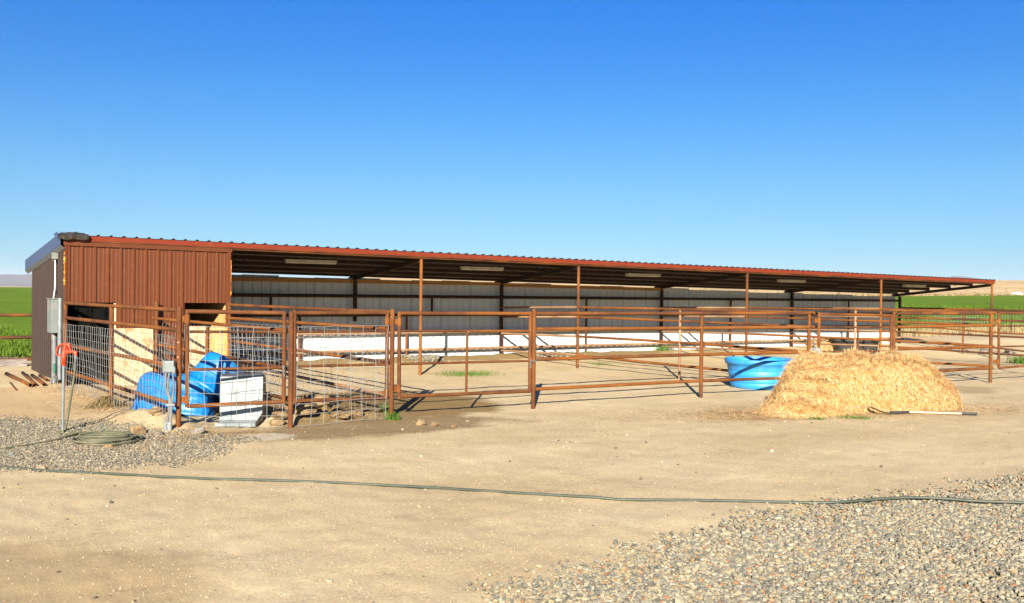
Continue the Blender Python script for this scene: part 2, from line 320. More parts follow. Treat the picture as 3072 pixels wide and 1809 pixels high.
# ------------------------------------------------------------------ ground, field, hills, mountains
def smooth01(x): x = np.clip(x, 0, 1); return x*x*(3-2*x)
def vnoise(x, y, seed=0):        # cheap smooth value noise
    xi, yi = np.floor(x), np.floor(y); fx, fy = smooth01(x-xi), smooth01(y-yi)
    def h(a, b): s = np.sin(a*127.1 + b*311.7 + seed*74.7)*43758.5453; return s-np.floor(s)
    return (h(xi, yi)*(1-fx)+h(xi+1, yi)*fx)*(1-fy) + (h(xi, yi+1)*(1-fx)+h(xi+1, yi+1)*fx)*fy
def fbm(x, y, o=4, seed=0):
    a = 0; s = 1.0
    for i in range(o): a = a + (vnoise(x, y, seed+i)-0.5)*s; x = x*2.03; y = y*2.03; s *= 0.5
    return a
HOR_L = 1.0
def terrain():
    fine = np.arange(YAW-0.62, YAW+0.62, 0.0021)
    coarse = np.linspace(YAW+0.62, YAW-0.62+2*math.pi, 150)
    az = np.concatenate([fine, coarse[:-1]]); nA = len(az)
    r = [1.2]
    while r[-1] < 26000: r.append(r[-1]*(1.011 if r[-1] < 70 else 1.022))
    r = np.array(r); nR = len(r)
    Rg, Ag = np.meshgrid(r, az, indexing='ij')
    X = CAM[0]+Rg*np.sin(Ag); Y = CAM[1]+Rg*np.cos(Ag)
    a = (Ag-YAW+math.pi) % (2*math.pi)-math.pi           # angle off the view axis, + to the right
    rightness = smooth01((a+0.25)/0.5)
    Z = zg(X, Y)
    yard = 0.02*fbm(X*1.3, Y*1.3, 4, 3) + 0.012*fbm(X*5, Y*5, 3, 9)
    Z = Z + yard*np.clip((Rg-2)/4, 0, 1)*np.exp(-np.maximum(Rg-60, 0)/30)
    # earth heaped along the pens and at the foot of the rear wall
    Z += 0.16*np.exp(-((X-0.35+0.10*(Y+4))/0.33)**2-((Y+4.9)/1.0)**2)*(0.7+1.1*np.abs(fbm(X*3, Y*3, 3, 5)))
    Z += 0.22*np.exp(-((X-2.6)/0.9)**2-((Y+5.35)/0.30)**2)*(0.4+2.6*np.abs(fbm(X*4, Y*4, 3, 15)))
    Z += 0.10*np.exp(-((Y-3.05)/0.35)**2)*((X > 3.3) & (X < 19))*(0.75+0.8*fbm(X*1.5, Y*1.5, 3, 21))
    Z += 0.06*np.exp(-((X+0.2)/0.8)**2-((Y-0.5)/1.6)**2)
    far = smooth01((Rg-34)/210)
    lift = np.where(Rg > 34, far*(1.60+0.30*rightness+0.5*smooth01((a-0.34)/0.13)), 0)
    Z = Z*np.exp(-np.maximum(Rg-60, 0)/120) + lift + (Rg > 60)*0.06*fbm(X*.06, Y*.06, 3, 33)
    # tan hills to the right
    e_hill = smooth01((a+0.172)/0.035)*(0.0143 + 0.0028*fbm(a*9, a*0+3.3, 3, 41))
    top = 1.827 + e_hill*950
    hz = smooth01((Rg-285)/600)
    Z = np.where(Rg > 270, Z + hz*(np.maximum(top-2.3, -0.35)) + hz*2.2*fbm(X*.011, Y*.011, 5, 51)*smooth01((a+0.15)/0.1)*np.exp(-((Rg-650)/300)**2), Z)
    Z = np.where(Rg > 1100, Z - smooth01((Rg-1100)/1500)*np.maximum(Z-1.2, 0), Z)
    # far mountains: a ridge left of the shed and a mesa behind the hills on the right
    ml = 0.0138*(0.80+0.45*fbm(a*14+2, a*0, 4, 61))*smooth01((-0.30-a)/0.12)
    mr = (0.0187*smooth01((a-0.395)/0.02)*smooth01((0.62-a)/0.2)*(1-0.26*smooth01((a-0.415)/0.05)))
    mz = smooth01((Rg-10500)/4200)*(ml+mr)*15500*(1+0.5*fbm(X*.0006, Y*.0006, 5, 71)*smooth01((14500-Rg)/2500))
    Z = np.where(Rg > 10000, Z + mz, Z)
    V = np.stack([X, Y, Z], -1).reshape(-1, 3)
    i, j = np.meshgrid(np.arange(nR-1), np.arange(nA), indexing='ij'); j2 = (j+1) % nA
    Fq = np.stack([i*nA+j, i*nA+j2, (i+1)*nA+j2, (i+1)*nA+j], -1).reshape(-1, 4)[:, ::-1]
    c = V[Fq].mean(1); rc = np.hypot(c[:, 0]-CAM[0], c[:, 1]-CAM[1])
    edge = 7.2+0.25*np.sin(c[:, 0]*1.9)+0.3*fbm(c[:, 0]*.8, c[:, 0]*0, 3, 81)
    fld = (c[:, 1] > edge) & (rc < 262+8*np.sin(c[:, 0]*.05)); hil = (~fld) & (rc >= 200) & (rc < 5000); mou = rc >= 5000
    yd = ~(fld | hil | mou)
    out = []
    for nm, mk, m in (('ground', yd, GROUND), ('field', fld, FIELD), ('hills', hil, HILL), ('mountains', mou, MOUNT)):
        ff = Fq[mk]; u, inv = np.unique(ff, return_inverse=True)
        o = np_mesh(nm, V[u], inv.reshape(ff.shape), m, True); tag(o, kind='structure'); out.append(o)
    # lid below the camera
    mb = MB(); k = 40
    mb.add([(CAM[0], CAM[1], -0.17)] + [tuple(V[q]) for q in range(nA)], [(0, q+2 if q+2 <= nA else 1, q+1) for q in range(nA)], True)
    return out, (r, az, Z)
TERR, (TR, TA, TZ) = terrain()
def th(x, y):                      # terrain height by lookup
    x, y = np.atleast_1d(np.asarray(x, float)), np.atleast_1d(np.asarray(y, float))
    rr = np.hypot(x-CAM[0], y-CAM[1]); aa = np.arctan2(x-CAM[0], y-CAM[1])
    aa = np.where(aa < TA[0], aa+2*math.pi, aa)
    i = np.clip(np.searchsorted(TR, rr)-1, 0, len(TR)-2); j = np.clip(np.searchsorted(TA, aa)-1, 0, len(TA)-2)
    fr = np.clip((rr-TR[i])/(TR[i+1]-TR[i]), 0, 1); fa = np.clip((aa-TA[j])/(TA[j+1]-TA[j]), 0, 1)
    return (TZ[i, j]*(1-fa)+TZ[i, j+1]*fa)*(1-fr) + (TZ[i+1, j]*(1-fa)+TZ[i+1, j+1]*fa)*fr
def t1(x, y): return float(th(x, y)[0])

# ------------------------------------------------------------------ stones, straw, blades
PHI = (1+5**.5)/2
ICO_V = np.array([(-1, PHI, 0), (1, PHI, 0), (-1, -PHI, 0), (1, -PHI, 0), (0, -1, PHI), (0, 1, PHI), (0, -1, -PHI), (0, 1, -PHI), (PHI, 0, -1), (PHI, 0, 1), (-PHI, 0, -1), (-PHI, 0, 1)])/1.902
ICO_F = np.array([(0, 11, 5), (0, 5, 1), (0, 1, 7), (0, 7, 10), (0, 10, 11), (1, 5, 9), (5, 11, 4), (11, 10, 2), (10, 7, 6), (7, 1, 8), (3, 9, 4), (3, 4, 2), (3, 2, 6), (3, 6, 8), (3, 8, 9), (4, 9, 5), (2, 4, 11), (6, 2, 10), (8, 6, 7), (9, 8, 1)])
OCT_V = np.array([(1, 0, 0), (-1, 0, 0), (0, 1, 0), (0, -1, 0), (0, 0, 1), (0, 0, -1)], float)
OCT_F = np.array([(0, 2, 4), (2, 1, 4), (1, 3, 4), (3, 0, 4), (2, 0, 5), (1, 2, 5), (3, 1, 5), (0, 3, 5)])
def stones(name, P, size, m, flat=0.6, ico=True, smooth=False):
    n = len(P); bv, bf = (ICO_V, ICO_F) if ico else (OCT_V, OCT_F); k = len(bv)
    V = bv[None]*(1+RNG.uniform(-.28, .28, (n, k, 1)))
    V = V*np.stack([RNG.uniform(.7, 1.35, n), RNG.uniform(.6, 1.1, n), RNG.uniform(.45, 1, n)*flat/0.72], -1)[:, None]*size[:, None, None]
    t = RNG.uniform(0, 6.283, n); p = RNG.normal(0, .3, n); ct, st, cp, sp = np.cos(t), np.sin(t), np.cos(p), np.sin(p)
    x, y, z = V[..., 0], V[..., 1], V[..., 2]
    x, z = x*cp[:, None]+z*sp[:, None], -x*sp[:, None]+z*cp[:, None]
    x, y = x*ct[:, None]-y*st[:, None], x*st[:, None]+y*ct[:, None]
    V = np.stack([x, y, z], -1)+P[:, None]
    return np_mesh(name, V.reshape(-1, 3), (bf[None]+(np.arange(n)*k)[:, None, None]).reshape(-1, 3), m, smooth)
def ribbons(name, P, D, N, L, Wd, bend, m, parent=None, taper=0.6):
    # thin curved strips: base P, direction D, surface normal N, bend along N
    n = len(P); Sd = np.cross(D, N); Sd /= np.linalg.norm(Sd, axis=1, keepdims=True)+1e-9
    rows = []
    for t in (0, 0.5, 1.0):
        c = P + D*(L*t)[:, None] + N*(bend*t*t)[:, None]; ww = (Wd*(1-(1-taper)*t)/2)[:, None]
        rows += [c-Sd*ww, c+Sd*ww]
    V = np.stack(rows, 1).reshape(-1, 3); o = (np.arange(n)*6)[:, None, None]
    Fq = (np.array([(0, 1, 3, 2), (2, 3, 5, 4)])[None]+o).reshape(-1, 4)
    return np_mesh(name, V, Fq, m, False, parent)
def rand_dir(n, up=0.0):
    a = RNG.uniform(0, 6.283, n); v = np.stack([np.cos(a), np.sin(a), np.full(n, 0.0)], -1)
    v[:, 2] = up+RNG.normal(0, .15, n) if up else RNG.normal(0, .08, n)
    return v/np.linalg.norm(v, axis=1, keepdims=True)

# ------------------------------------------------------------------ the shed
E0, SLX = 2.632, -0.0107                     # eave height and its fall along the front
XE, YR, RSL = 30.36, 3.95, -0.1048            # far end, rear roof edge, roof fall
def ev(x): return E0 + SLX*x
def roofz(x, y): return ev(x) + 0.135 + RSL*y
def ribbed(mb, x0, x1, zb, zt, y, outward=-1, pitch=0.2286, depth=0.02, axis='x', phase=0.0):
    # ribbed sheet in an x-z (or y-z) plane; zb / zt are functions of position
    k0 = math.floor((x0-phase)/pitch)-1; prof = []
    x = x0
    pts = [(x0, 0.0)]
    for k in range(k0, int((x1-x0)/pitch)+k0+4):
        c = phase+k*pitch
        for dx, dd in ((-0.036, 0), (-0.017, 1), (0.017, 1), (0.036, 0)): pts.append((c+dx, dd))
        for s in (0.33, 0.67):
            for dx, dd in ((-0.018, 0), (-0.008, 0.14), (0.008, 0.14), (0.018, 0)): pts.append((c+pitch*s+dx, dd))
    pts = sorted([p for p in pts if x0 < p[0] < x1]+[(x0, 0), (x1, 0)])
    vs = []; fs = []
    for px, dd in pts:
        yy = y+outward*depth*dd
        for z in (zb(px), zt(px)): vs.append((px, yy, z) if axis == 'x' else (yy, px, z))
    for i in range(len(pts)-1): fs.append((2*i, 2*i+2, 2*i+3, 2*i+1))
    mb.add(vs, fs)
shed = thing('livestock_shed', 'long open fronted brown metal livestock shed with white rear wall and enclosed left end', 'shed', (0, 0, 0))
XW = 3.06
# front wall of the closed room, with two openings that start at about 1.55 m
OP = [(0.03, 0.90), (2.17, 3.00)]
mb = MB(); xs = [0.0, 0.03, 0.90, 2.17, 3.00, XW]
for i in range(5):
    a, b = xs[i], xs[i+1]; op = i in (1, 3)
    ribbed(mb, a, b, (lambda x: 1.545) if op else (lambda x: zgf(x, 0)-0.1), lambda x: ev(x)+0.02, -0.035, -1, phase=0.065)
mb.build('front_wall', BROWN, shed)
mb = MB()
for a, b in ((-0.005, 0.03), (XW-0.06, XW+0.012)):
    mb = MB(); e = a if a < 1 else b; q = 0.006 if a < 1 else -0.006
    mb.prism([(a, -0.065, -0.1), (b, -0.065, -0.1), (b, -0.059, -0.1), (e+q, -0.059, -0.1), (e+q, 0.0, -0.1), (e, 0.0, -0.1), (e, -0.065, -0.1)] if a < 1 else [(a, -0.065, -0.1), (b, -0.065, -0.1), (b, 0.0, -0.1), (b+q, 0.0, -0.1), (b+q, -0.059, -0.1), (a, -0.059, -0.1)], (0, 0, 2.71))
    mb.build('corner_trim', BROWN, shed)
mb = MB()
mb.prism([(-0.03, -0.075, ev(0)-0.045), (XW+0.03, -0.075, ev(XW)-0.045), (XW+0.03, -0.075, ev(XW)+0.062), (-0.03, -0.075, ev(0)+0.062)], (0, 0.012, 0))
mb.build('head_trim', BROWN, shed)
# left end wall
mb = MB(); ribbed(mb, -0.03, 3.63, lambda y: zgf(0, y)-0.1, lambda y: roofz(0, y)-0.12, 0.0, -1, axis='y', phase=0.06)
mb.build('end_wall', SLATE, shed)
mb = MB(); z0, z1 = roofz(-.08, -0.1), roofz(-.08, YR)
mb.prism([(-0.09, -0.10, z0+0.035), (-0.09, YR, z1+0.035), (-0.09, YR, z1-0.185), (-0.09, -0.10, z0-0.185)], (0.005, 0, 0))
mb.prism([(-0.09, -0.10, z0+0.036), (-0.09, YR, z1+0.036), (0.10, YR, z1+0.036), (0.10, -0.10, z0+0.036)], (0, 0, 0.004))
mb.build('gable_trim', TRIM, shed)
mb = MB(); mb.prism([(-0.084, -0.10, z0-0.19), (-0.084, YR+.06, z1-0.19), (-0.02, YR+.06, z1-0.245), (-0.02, -0.10, z0-0.245)], (0.002, 0, -0.008))
mb.build('soffit', SOFF, shed)
# orange flaking strip on the corner
def flaky(x0, y0, segs, w0):
    mb = MB(); P = []
    for za, zb in segs:
        n = max(3, int((za-zb)/0.025))
        for k in range(n+1):
            wd = w0*(0.35+0.65*random.random()) if 0 < k < n else w0*.15
            P.append((x0-wd*.5+random.uniform(-.004, .004), x0+wd*.5, za+(zb-za)*k/n))
        P.append((x0-.003, x0+.003, zb-0.002))
    vs = []; fs = []
    for a, b, z in P: vs += [(a, y0, z), (b, y0-random.random()*.006, z), (b, y0+.006, z), (a, y0+.006, z)]
    for k in range(len(P)-1):
        for q in range(4): fs.append((4*k+q, 4*k+(q+1) % 4, 4*k+4+(q+1) % 4, 4*k+4+q))
    mb.add(vs, fs); mb.build('corner_strip', ORANGE, shed)
flaky(-0.012, -0.072, [(2.46, 2.24), (2.12, 2.07), (2.03, 1.86)], 0.036)
flaky(XW+0.016, -0.066, [(2.40, 2.22), (1.80, 1.70)], 0.018)
# partition and plywood
mb = MB(); ribbed(mb, 0.0, 3.55, lambda y: zgf(XW, y)-0.1, lambda y: roofz(XW, y)-0.06, XW-0.02, 1, axis='y'); mb.build('partition_wall', BROWN, shed)
mb = MB(); mb.box((XW-0.055, 1.75, 0.85), (0.018, 3.45, 2.0)); mb.build('lining_board', PLYO, shed, )
mb = MB(); mb.box((1.215, -0.085, 0.50), (0.70, 0.018, 1.12)); mb.build('plywood_board', PLY, shed)
mb = MB(); mb.box((2.44, -0.085, 0.50), (0.37, 0.018, 1.18)); mb.build('plywood_board', PLY, shed)
mb = MB(); mb.box((2.845, -0.083, 0.49), (0.36, 0.018, 1.16)); mb.build('plywood_board', PLYO, shed)
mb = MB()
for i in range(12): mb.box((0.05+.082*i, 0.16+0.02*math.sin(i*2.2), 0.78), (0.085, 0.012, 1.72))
mb.build('opening_shade_sheet', VOID, shed)  # added black slats that make the left opening read as dark interior
mb = MB(); mb.box((0.885, -0.012, 1.2), (0.05, 0.03, 0.66)); mb.build('opening_jamb', ASH, shed)
# roof: ribbed sheet, one object
mb = MB(); ys = [-0.115, YR]; pts = []
x = -0.08
while x < XE+0.02:
    for dx, dd in ((0, 0), (0.155, 0), (0.172, 1), (0.198, 1), (0.2150, 0)):
        pts.append((min(x+dx, XE+0.02), dd))
    x += 0.2286
vs = []; fs = []
for px, dd in pts:
    for y in ys: vs.append((px, y, roofz(px, y)+0.004+0.025*dd))
for i in range(len(pts)-1): fs.append((2*i, 2*i+2, 2*i+3, 2*i+1))
mb.add(vs, fs); mb.build('roof', ROOFM, shed)
# red eave channel and the pipe beam below it
mb = MB()
for a, b in ((-0.02, XE),):
    mb.prism([(a, -0.095, ev(a)+0.055), (b, -0.095, ev(b)+0.055), (b, -0.095, ev(b)+0.148), (a, -0.095, ev(a)+0.148)], (0, 0.05, 0))
mb.build('fascia', REDM, shed)
mb = MB(); mb.tube([(0.02, -0.03, ev(0)+0.034), (XE, -0.03, ev(XE)+0.034)], 0.036, 12); mb.build('eave_beam', RUST, shed)
mb = MB(); mb.beam((-0.02, -0.045, ev(0)+0.05), (XE, -0.045, ev(XE)+0.05), 0.09, 0.02); mb.build('eave_angle', RUSTD, shed)
# posts, rafters, purlins
FX = [0.03, 3.03, 7.43, 11.90, 17.94, 24.05, 30.33]
for i, x in enumerate(FX):
    mb = MB(); mb.tube([(x, 0, zgf(x, 0)-0.2), (x, 0, ev(x)+0.01)], 0.036, 12); mb.build('post', RUSTO if i in (2, 5) else (RUST if i > 1 else RUSTD), shed)
BX = [0.06, 3.0, 7.47, 11.93, 17.93, 24.0, 30.1]
for i, x in enumerate(BX):
    mb = MB(); zt = roofz(x, 3.55)-0.22
    mb.box((x, 3.52, (zt-0.2)/2+(0 if i != 2 else 0.62)), (0.075, 0.075, zt+0.2 if i != 2 else zt+0.2-1.24)); mb.build('rear_post', DARKS, shed)
for x, xb in zip(FX, BX):
    mb = MB(); mb.beam((x, 0.0, roofz(x, 0)-0.155), (xb, 3.85, roofz(xb, 3.85)-0.165), 0.06, 0.10); mb.build('rafter', DARKS, shed)
for y in (0.75, 1.60, 2.45, 3.30, 3.80):
    mb = MB(); e = XE-0.02
    mb.beam((0.05, y, roofz(0.05, y)-0.055), (e, y, roofz(e, y)-0.055), 0.05, 0.10); pu = mb.build('purlin', DARKS, shed)
    mb = MB(); mb.beam((0.05, y-0.03, roofz(0.05, y)-0.098), (e, y-0.03, roofz(e, y)-0.098), 0.016, 0.026); mb.build('flange', PURL, pu)  # lip coloured lighter than its purlin to show a lit edge
# rear wall, girts and stub posts
def walltop(x): return float(np.interp(x, [3, 4.27, 7.32, 7.55, 11.94, 12.1, 17.7, 18.1, 23.7, 24.3, 30.05], [2.205, 2.19, 2.146, 2.150, 2.111, 2.105, 2.034, 2.041, 1.926, 1.933, 1.849]))
def wt(x):
    z = walltop(x)
    return z + 0.016*math.floor(3*((x*0.37) % 1))-0.016
mb = MB(); x = 0.0
while x < 29.9:
    q = wt(x+.45); ribbed(mb, x, min(x+0.914, 29.95), lambda p: 0.02, lambda p, q=q, x=x: q-0.018-0.0105*(p-x-.45), 3.62+0.003*(int(x/.914) % 2), 1, depth=0.018); x += 0.914
mb.build('rear_wall', WHITE, shed)
for z, r, m in ((1.685, 0.045, DARKS), (1.20, 0.036, DARKS), (0.739, 0.034, RUSTP), (0.285, 0.034, RUSTP)):
    mb = MB(); mb.tube([(0.1, 3.46, z), (30.08, 3.46, z)], r, 10); mb.build('girt', m, shed)
for x, a, b in ((5.23, 1.20, 1.685), (9.68, 1.2, 1.685), (14.9, 0, 1.685), (20.94, 0, 1.685), (27.0, 0, 1.685), (5.97, 0, 1.2), (8.93, 0, 1.2)):
    mb = MB(); mb.tube([(x, 3.47, a if a else -0.1), (x, 3.47, b)], 0.034, 10); mb.build('stub_post', DARKS if a else RUSTD, shed)
for a, b, z in ((3.1, 7.35, 2.06), (7.35, 11.95, 2.055), (11.95, 17.9, 2.03)):
    mb = MB(); mb.box(((a+b)/2, 3.545, z-0.0095*((a+b)/2-a) if a > 7.4 else z), (b-a-0.02, 0.05, 0.09), [[1, 0, -0.009 if a > 7.4 else 0], [0, 1, 0], [0, 0, 1]]); mb.build('wall_plate', WOODO, shed)
# strip lights hang under the purlins: things of their own
for i, (xl, lab) in enumerate(((4.75, 'white strip light under the shed roof nearest the enclosed brown room'), (9.30, 'second white strip light under the shed roof counting from the enclosed room'),
                               (14.63, 'middle one of the five white strip lights under the shed roof'), (20.8, 'fourth white strip light under the shed roof counting from the enclosed room'), (27.2, 'farthest white strip light under the open right end of the shed roof'))):
    y = 1.36; z = on_y((859+1013)/2 if i == 0 else 1000, 781, y)[2] if i == 0 else roofz(xl, y)-0.15
    z = roofz(xl+.6, y)-0.115
    t = thing('strip_light', lab, 'strip light', (xl+.61, y, z), 'strip lights under the shed roof')
    mb = MB(); mb.box((xl+.61, y, z+0.03), (1.22, 0.12, 0.035), None, 0.006); mb.build('housing', FIXT, t)
    mb = MB(); mb.box((xl+.61, y, z-0.012), (1.20, 0.13, 0.05), None, 0.02); mb.build('diffuser', FIXT, t)
    for k in (-.45, .45):
        mb = MB(); mb.tube([(xl+.61+k, y, z+.05), (xl+.61+k, y+0.2, z+0.10)], 0.006, 6); mb.build('hanger', GALVD, t)

# crumpled dark metal cap on the roof corner
t = thing('bent_ridge_cap', 'crumpled dark metal cap piece lying on the front left roof corner', 'metal scrap', (0.05, -0.1, 2.78))
mb = MB(); L = 0.60; prof = []
for i in range(13):
    s = i/12; x = -0.12+0.50*s; k = math.sin(i*2.1)*0.006
    prof.append([(x, -0.17+k, 2.70+0.01*math.cos(i)), (x, -0.20+k, 2.765), (x+0.01, -0.10, 2.80+k+0.035*math.sin(3.1*s)), (x, 0.10, 2.795+k+0.03*math.sin(3.1*s)), (x, 0.26, 2.77)])
vs = [p for r in prof for p in r]; fs = [(i*5+j, i*5+j+1, (i+1)*5+j+1, (i+1)*5+j) for i in range(12) for j in range(4)]
vs2 = [(p[0], p[1]+.004, p[2]-0.006) for p in vs]; n0 = len(vs)
mb.add(vs+vs2, fs+[tuple(n0+i for i in f[::-1]) for f in fs]+[(i*5, (i+1)*5, n0+(i+1)*5, n0+i*5) for i in range(12)]); mb.build('cap_sheet', DARKM, t)
mb = MB(); mb.prism([(-0.15, -0.20, 2.765), (-0.15, -0.1, 2.83), (-0.15, 0.24, 2.79), (-0.15, -0.17, 2.70)], (0.008, 0, 0)); mb.build('end_flap', TRIM, t)

# ------------------------------------------------------------------ electrics on the end wall
pe = on_x(148, 946, -0.15); yb = 0.36
t = thing('electrical_panel', 'grey electrical panel box with conduits on the shed end wall', 'electrical box', (0, yb, 1.28))
mb = MB(); mb.box((-0.115, yb+.02, 1.29), (0.15, 0.42, 0.625), None, 0.008); mb.build('cabinet', EGREY, t)
mb = MB(); mb.box((-0.115, yb+.02, 1.608), (0.175, 0.45, 0.014)); mb.build('lid', EGREY, t)
mb = MB(); mb.tube([(-0.10, yb, 0.98), (-0.10, yb-.02, 0.40), (-0.11, yb-.06, -0.10)], 0.050, 14); mb.build('conduit', CONDUIT, t)
mb = MB(); mb.tube([(-0.05, 0.10, 1.62), (-0.05, 0.10, 0.12)], 0.038, 12); mb.build('strut', GALV, t)
mb = MB(); mb.tube([(-0.045, yb-.08, 0.98), (-0.045, yb-.10, 0.05)], 0.018, 8); mb.build('conduit', CONDUIT, t)
mb = MB()
p0 = on_x(160, 893, -0.05); p1 = on_x(165, 868, -0.05); p2 = on_x(165.5, 800, -0.05); p3 = on_x(164, 781, -0.05)
q = np.array(p2); y0 = p2[1]
mb.tube([(-0.06, y0+.10, 1.60), (-0.055, y0+0.09, 1.64), (-0.05, y0+.01, 1.78), (-0.05, y0, 1.86), (-0.05, y0, 2.26), (-0.05, y0+.02, 2.30), (-0.05, y0+.02, 2.38)], 0.012, 10); mb.build('riser', WPAINT, t)
mb = MB(); mb.box((-0.055, y0+.02, 2.41), (0.10, 0.11, 0.12), None, 0.006); mb.build('junction_box', EGREY, t)
for z in (1.52, 1.10, 0.66):
    mb = MB(); mb.box((-0.06, 0.22, z), (0.05, 0.28, 0.03)); mb.build('bracket', GALVD, t)
t = thing('hose_bib', 'green handled hose bib beside the conduits at the shed corner', 'tap', (-0.12, 0.14, 0.3))
gb = on_x(164, 1105, -0.14)
mb = MB(); mb.tube([gb+(0, 0, .09), gb+(0, 0, -.09)], 0.024, 10); mb.build('handle', GREENP, t)
mb = MB(); mb.tube([gb+(0, 0, -.09), gb+(-.01, 0, -.16), gb+(-.05, 0.02, -.2), gb+(-.06, 0.02, -.38)], 0.016, 8); mb.tube([gb+(0, 0, -.09), gb+(.05, 0, -.2), gb+(.05, .0, -.4)], 0.012, 8); mb.build('pipework', GALVD, t)

# ------------------------------------------------------------------ pipe fences
F1, F2, F3, F4 = (0.483, -5.695), (1.993, -6.007), (3.70, -5.861), (6.467, -5.766)
F5, F6, F7, F8 = (10.38, -5.84), (13.13, -6.15), (15.75, -6.30), (19.22, -6.50)
C0 = (0.0, -0.14)
def post(parent, xy, vtop, u=None, r=0.037, m=RUST, name='post'):
    x, y = xy; A = (x, y); u = u if u else None
    B = (x+R0[0], y+R0[1])
    if u is None:                     # find the pixel column of the post
        p = np.array([x, y, 1.0])-CAM; u = 1536+F*(p @ RT)/(p @ FW)
    z = on_plane(u, vtop, A, B)[2]
    mb = MB(); zb = t1(x, y)-0.25
    mb.tube([(x, y, zb), (x, y, z)], r, 14); return mb.build(name, m, parent)
def rails(parent, A, B, rows, m=RUST, r=0.030, name='rail'):
    for i, row in enumerate(rows):
        pts = row[0]; rr = row[1] if len(row) > 1 else r; mm = row[2] if len(row) > 2 else m
        P = [on_plane(u, v, A, B) for u, v in pts]
        mb = MB(); mb.tube(P, rr, 12); mb.build(name, mm, parent)
def wires(parent, A, B, zb, zt, sx, sz, s0=0.0, s1=1.0, off=0.0, jit=0.012, rad=0.0028, seed=1, ragged=0.0):
    rg = random.Random(seed); A, B = np.array(A[:2]), np.array(B[:2]); L = np.linalg.norm(B-A); t = (B-A)/L; nrm = np.array([t[1], -t[0]])
    mb = MB(); a, b = s0*L, s1*L; N = max(2, int((b-a)/sx)); zb_ = zb if callable(zb) else (lambda x, y: zb)
    ph = rg.uniform(0, 6)
    def P(s, z, k=0): 
        sw = off+0.02*math.sin(s*2.2+ph)+0.012*math.sin(z*5+s+ph)
        p = A+t*(s+0.012*math.sin(z*7+s*3+ph))+nrm*sw; return (p[0]+rg.uniform(-jit, jit)*.4, p[1]+rg.uniform(-jit, jit)*.4, z)
    def zz(s): p = A+t*s; return zb_(p[0], p[1])
    for i in range(N+1):
        s = a+(b-a)*i/N+rg.uniform(-jit, jit); z0 = zz(s)-(ragged*rg.random()); n = 7
        lean = rg.uniform(-jit, jit)*2.5
        mb.tube([P(s+lean*(k/n-.5)+rg.uniform(-jit, jit)*.35, z0+(zt-z0)*k/n) for k in range(n+1)], rad, 4, False)
    M = max(2, int((zt-(zb if not callable(zb) else zz((a+b)/2)))/sz))
    for j in range(M+1):
        n = max(4, int((b-a)/sx)); pts = []
        for k in range(n+1):
            s = a+(b-a)*k/n; z0 = zz(s); pts.append(P(s, z0+(zt-z0)*j/M+rg.uniform(-jit, jit)*.6))
        mb.tube(pts, rad, 4, False)
    return mb.build('wire_mesh', WIRE, parent)
def chain(parent, a, b, sag=0.05, m=None):
    mb = MB(); a, b = np.array(a, float), np.array(b, float); n = max(3, int(np.linalg.norm(b-a)/0.03)); n = max(n, 5)
    for i in range(n):
        tt = (i+.5)/n; p = a+(b-a)*tt; p[2] -= sag*math.sin(math.pi*tt)
        d0 = (b-a)/np.linalg.norm(b-a); s1 = np.array([0, 0, 1.0]) if i % 2 else np.array([RT[0], RT[1], 0.0])
        if abs(d0 @ s1) > .9: s1 = np.array([RT[0], RT[1], 0.0]) if not i % 2 else np.array([FW[0], FW[1], 0])
        mb.tube([p+d0*0.020*math.cos(k*math.pi/4)+s1*0.012*math.sin(k*math.pi/4) for k in range(8)], 0.0042, 5, closed=True)
    return mb.build('chain', m or GALV, parent)
GF = 'rusty pipe fences around the pens'; GG = 'rusty pipe gates along the front fence'
gz = lambda x, y: t1(x, y)+0.02

fa = thing('pipe_fence', 'rusty four rail meshed side fence running from the shed corner to the grey outlet box', 'fence', (*C0, zgf(*C0)), GF)
post(fa, C0, 908, 197); mp = on_plane(333, 1185, C0, F1); post(fa, mp[:2], 916, 333); post(fa, F1, 921)
rails(fa, C0, F1, [([(193, 909), (530, 930)],), ([(194, 953), (529, 989.5)],), ([(193, 1035), (530, 1099)],), ([(196, 1114), (530, 1216)],)])
wires(fa, C0, F1, gz, 1.16, 0.125, 0.118, 0.02, 0.985, 0.045, seed=3, ragged=0.03)

fd = thing('pipe_fence', 'rusty meshed divider fence behind the blue tubs, ending between the two meshed gates', 'fence', (1.6, 0, 0), GF)
D0A = (1.60, -0.20); post(fd, D0A, 905, 447); post(fd, F2, 934); pm = on_plane(621, 1060, D0A, F2); post(fd, pm[:2], 978, 621, 0.028)
rails(fd, D0A, F2, [([(447, 953), (527, 961), (870, 992)], 0.028, RUSTO), ([(447, 1029), (870, 1108)], 0.028), ([(447, 1090), (870, 1199)], 0.028, RUSTD)])
wires(fd, D0A, F2, gz, 1.22, 0.17, 0.155, 0.03, 0.98, -0.04, seed=5, ragged=0.04)

f1 = thing('pipe_fence', 'rusty meshed divider fence from the enclosed room to the hinge post of the unmeshed gate', 'fence', (3.03, 0, 0), GF)
D1A = (3.03, -0.12); post(f1, D1A, 908, 680, 0.034); post(f1, F3, 928)
rails(f1, D1A, F3, [([(679, 914), (1178, 937)], 0.030), ([(679, 954), (1177, 987)], 0.030, RUSTO), ([(679, 1021), (1177, 1090)], 0.030, RUSTD), ([(687, 1086), (1174, 1189)], 0.029, RUSTP)])
wires(f1, D1A, F3, gz, 1.17, 0.18, 0.155, 0.03, 0.985, 0.045, seed=8, ragged=0.03)

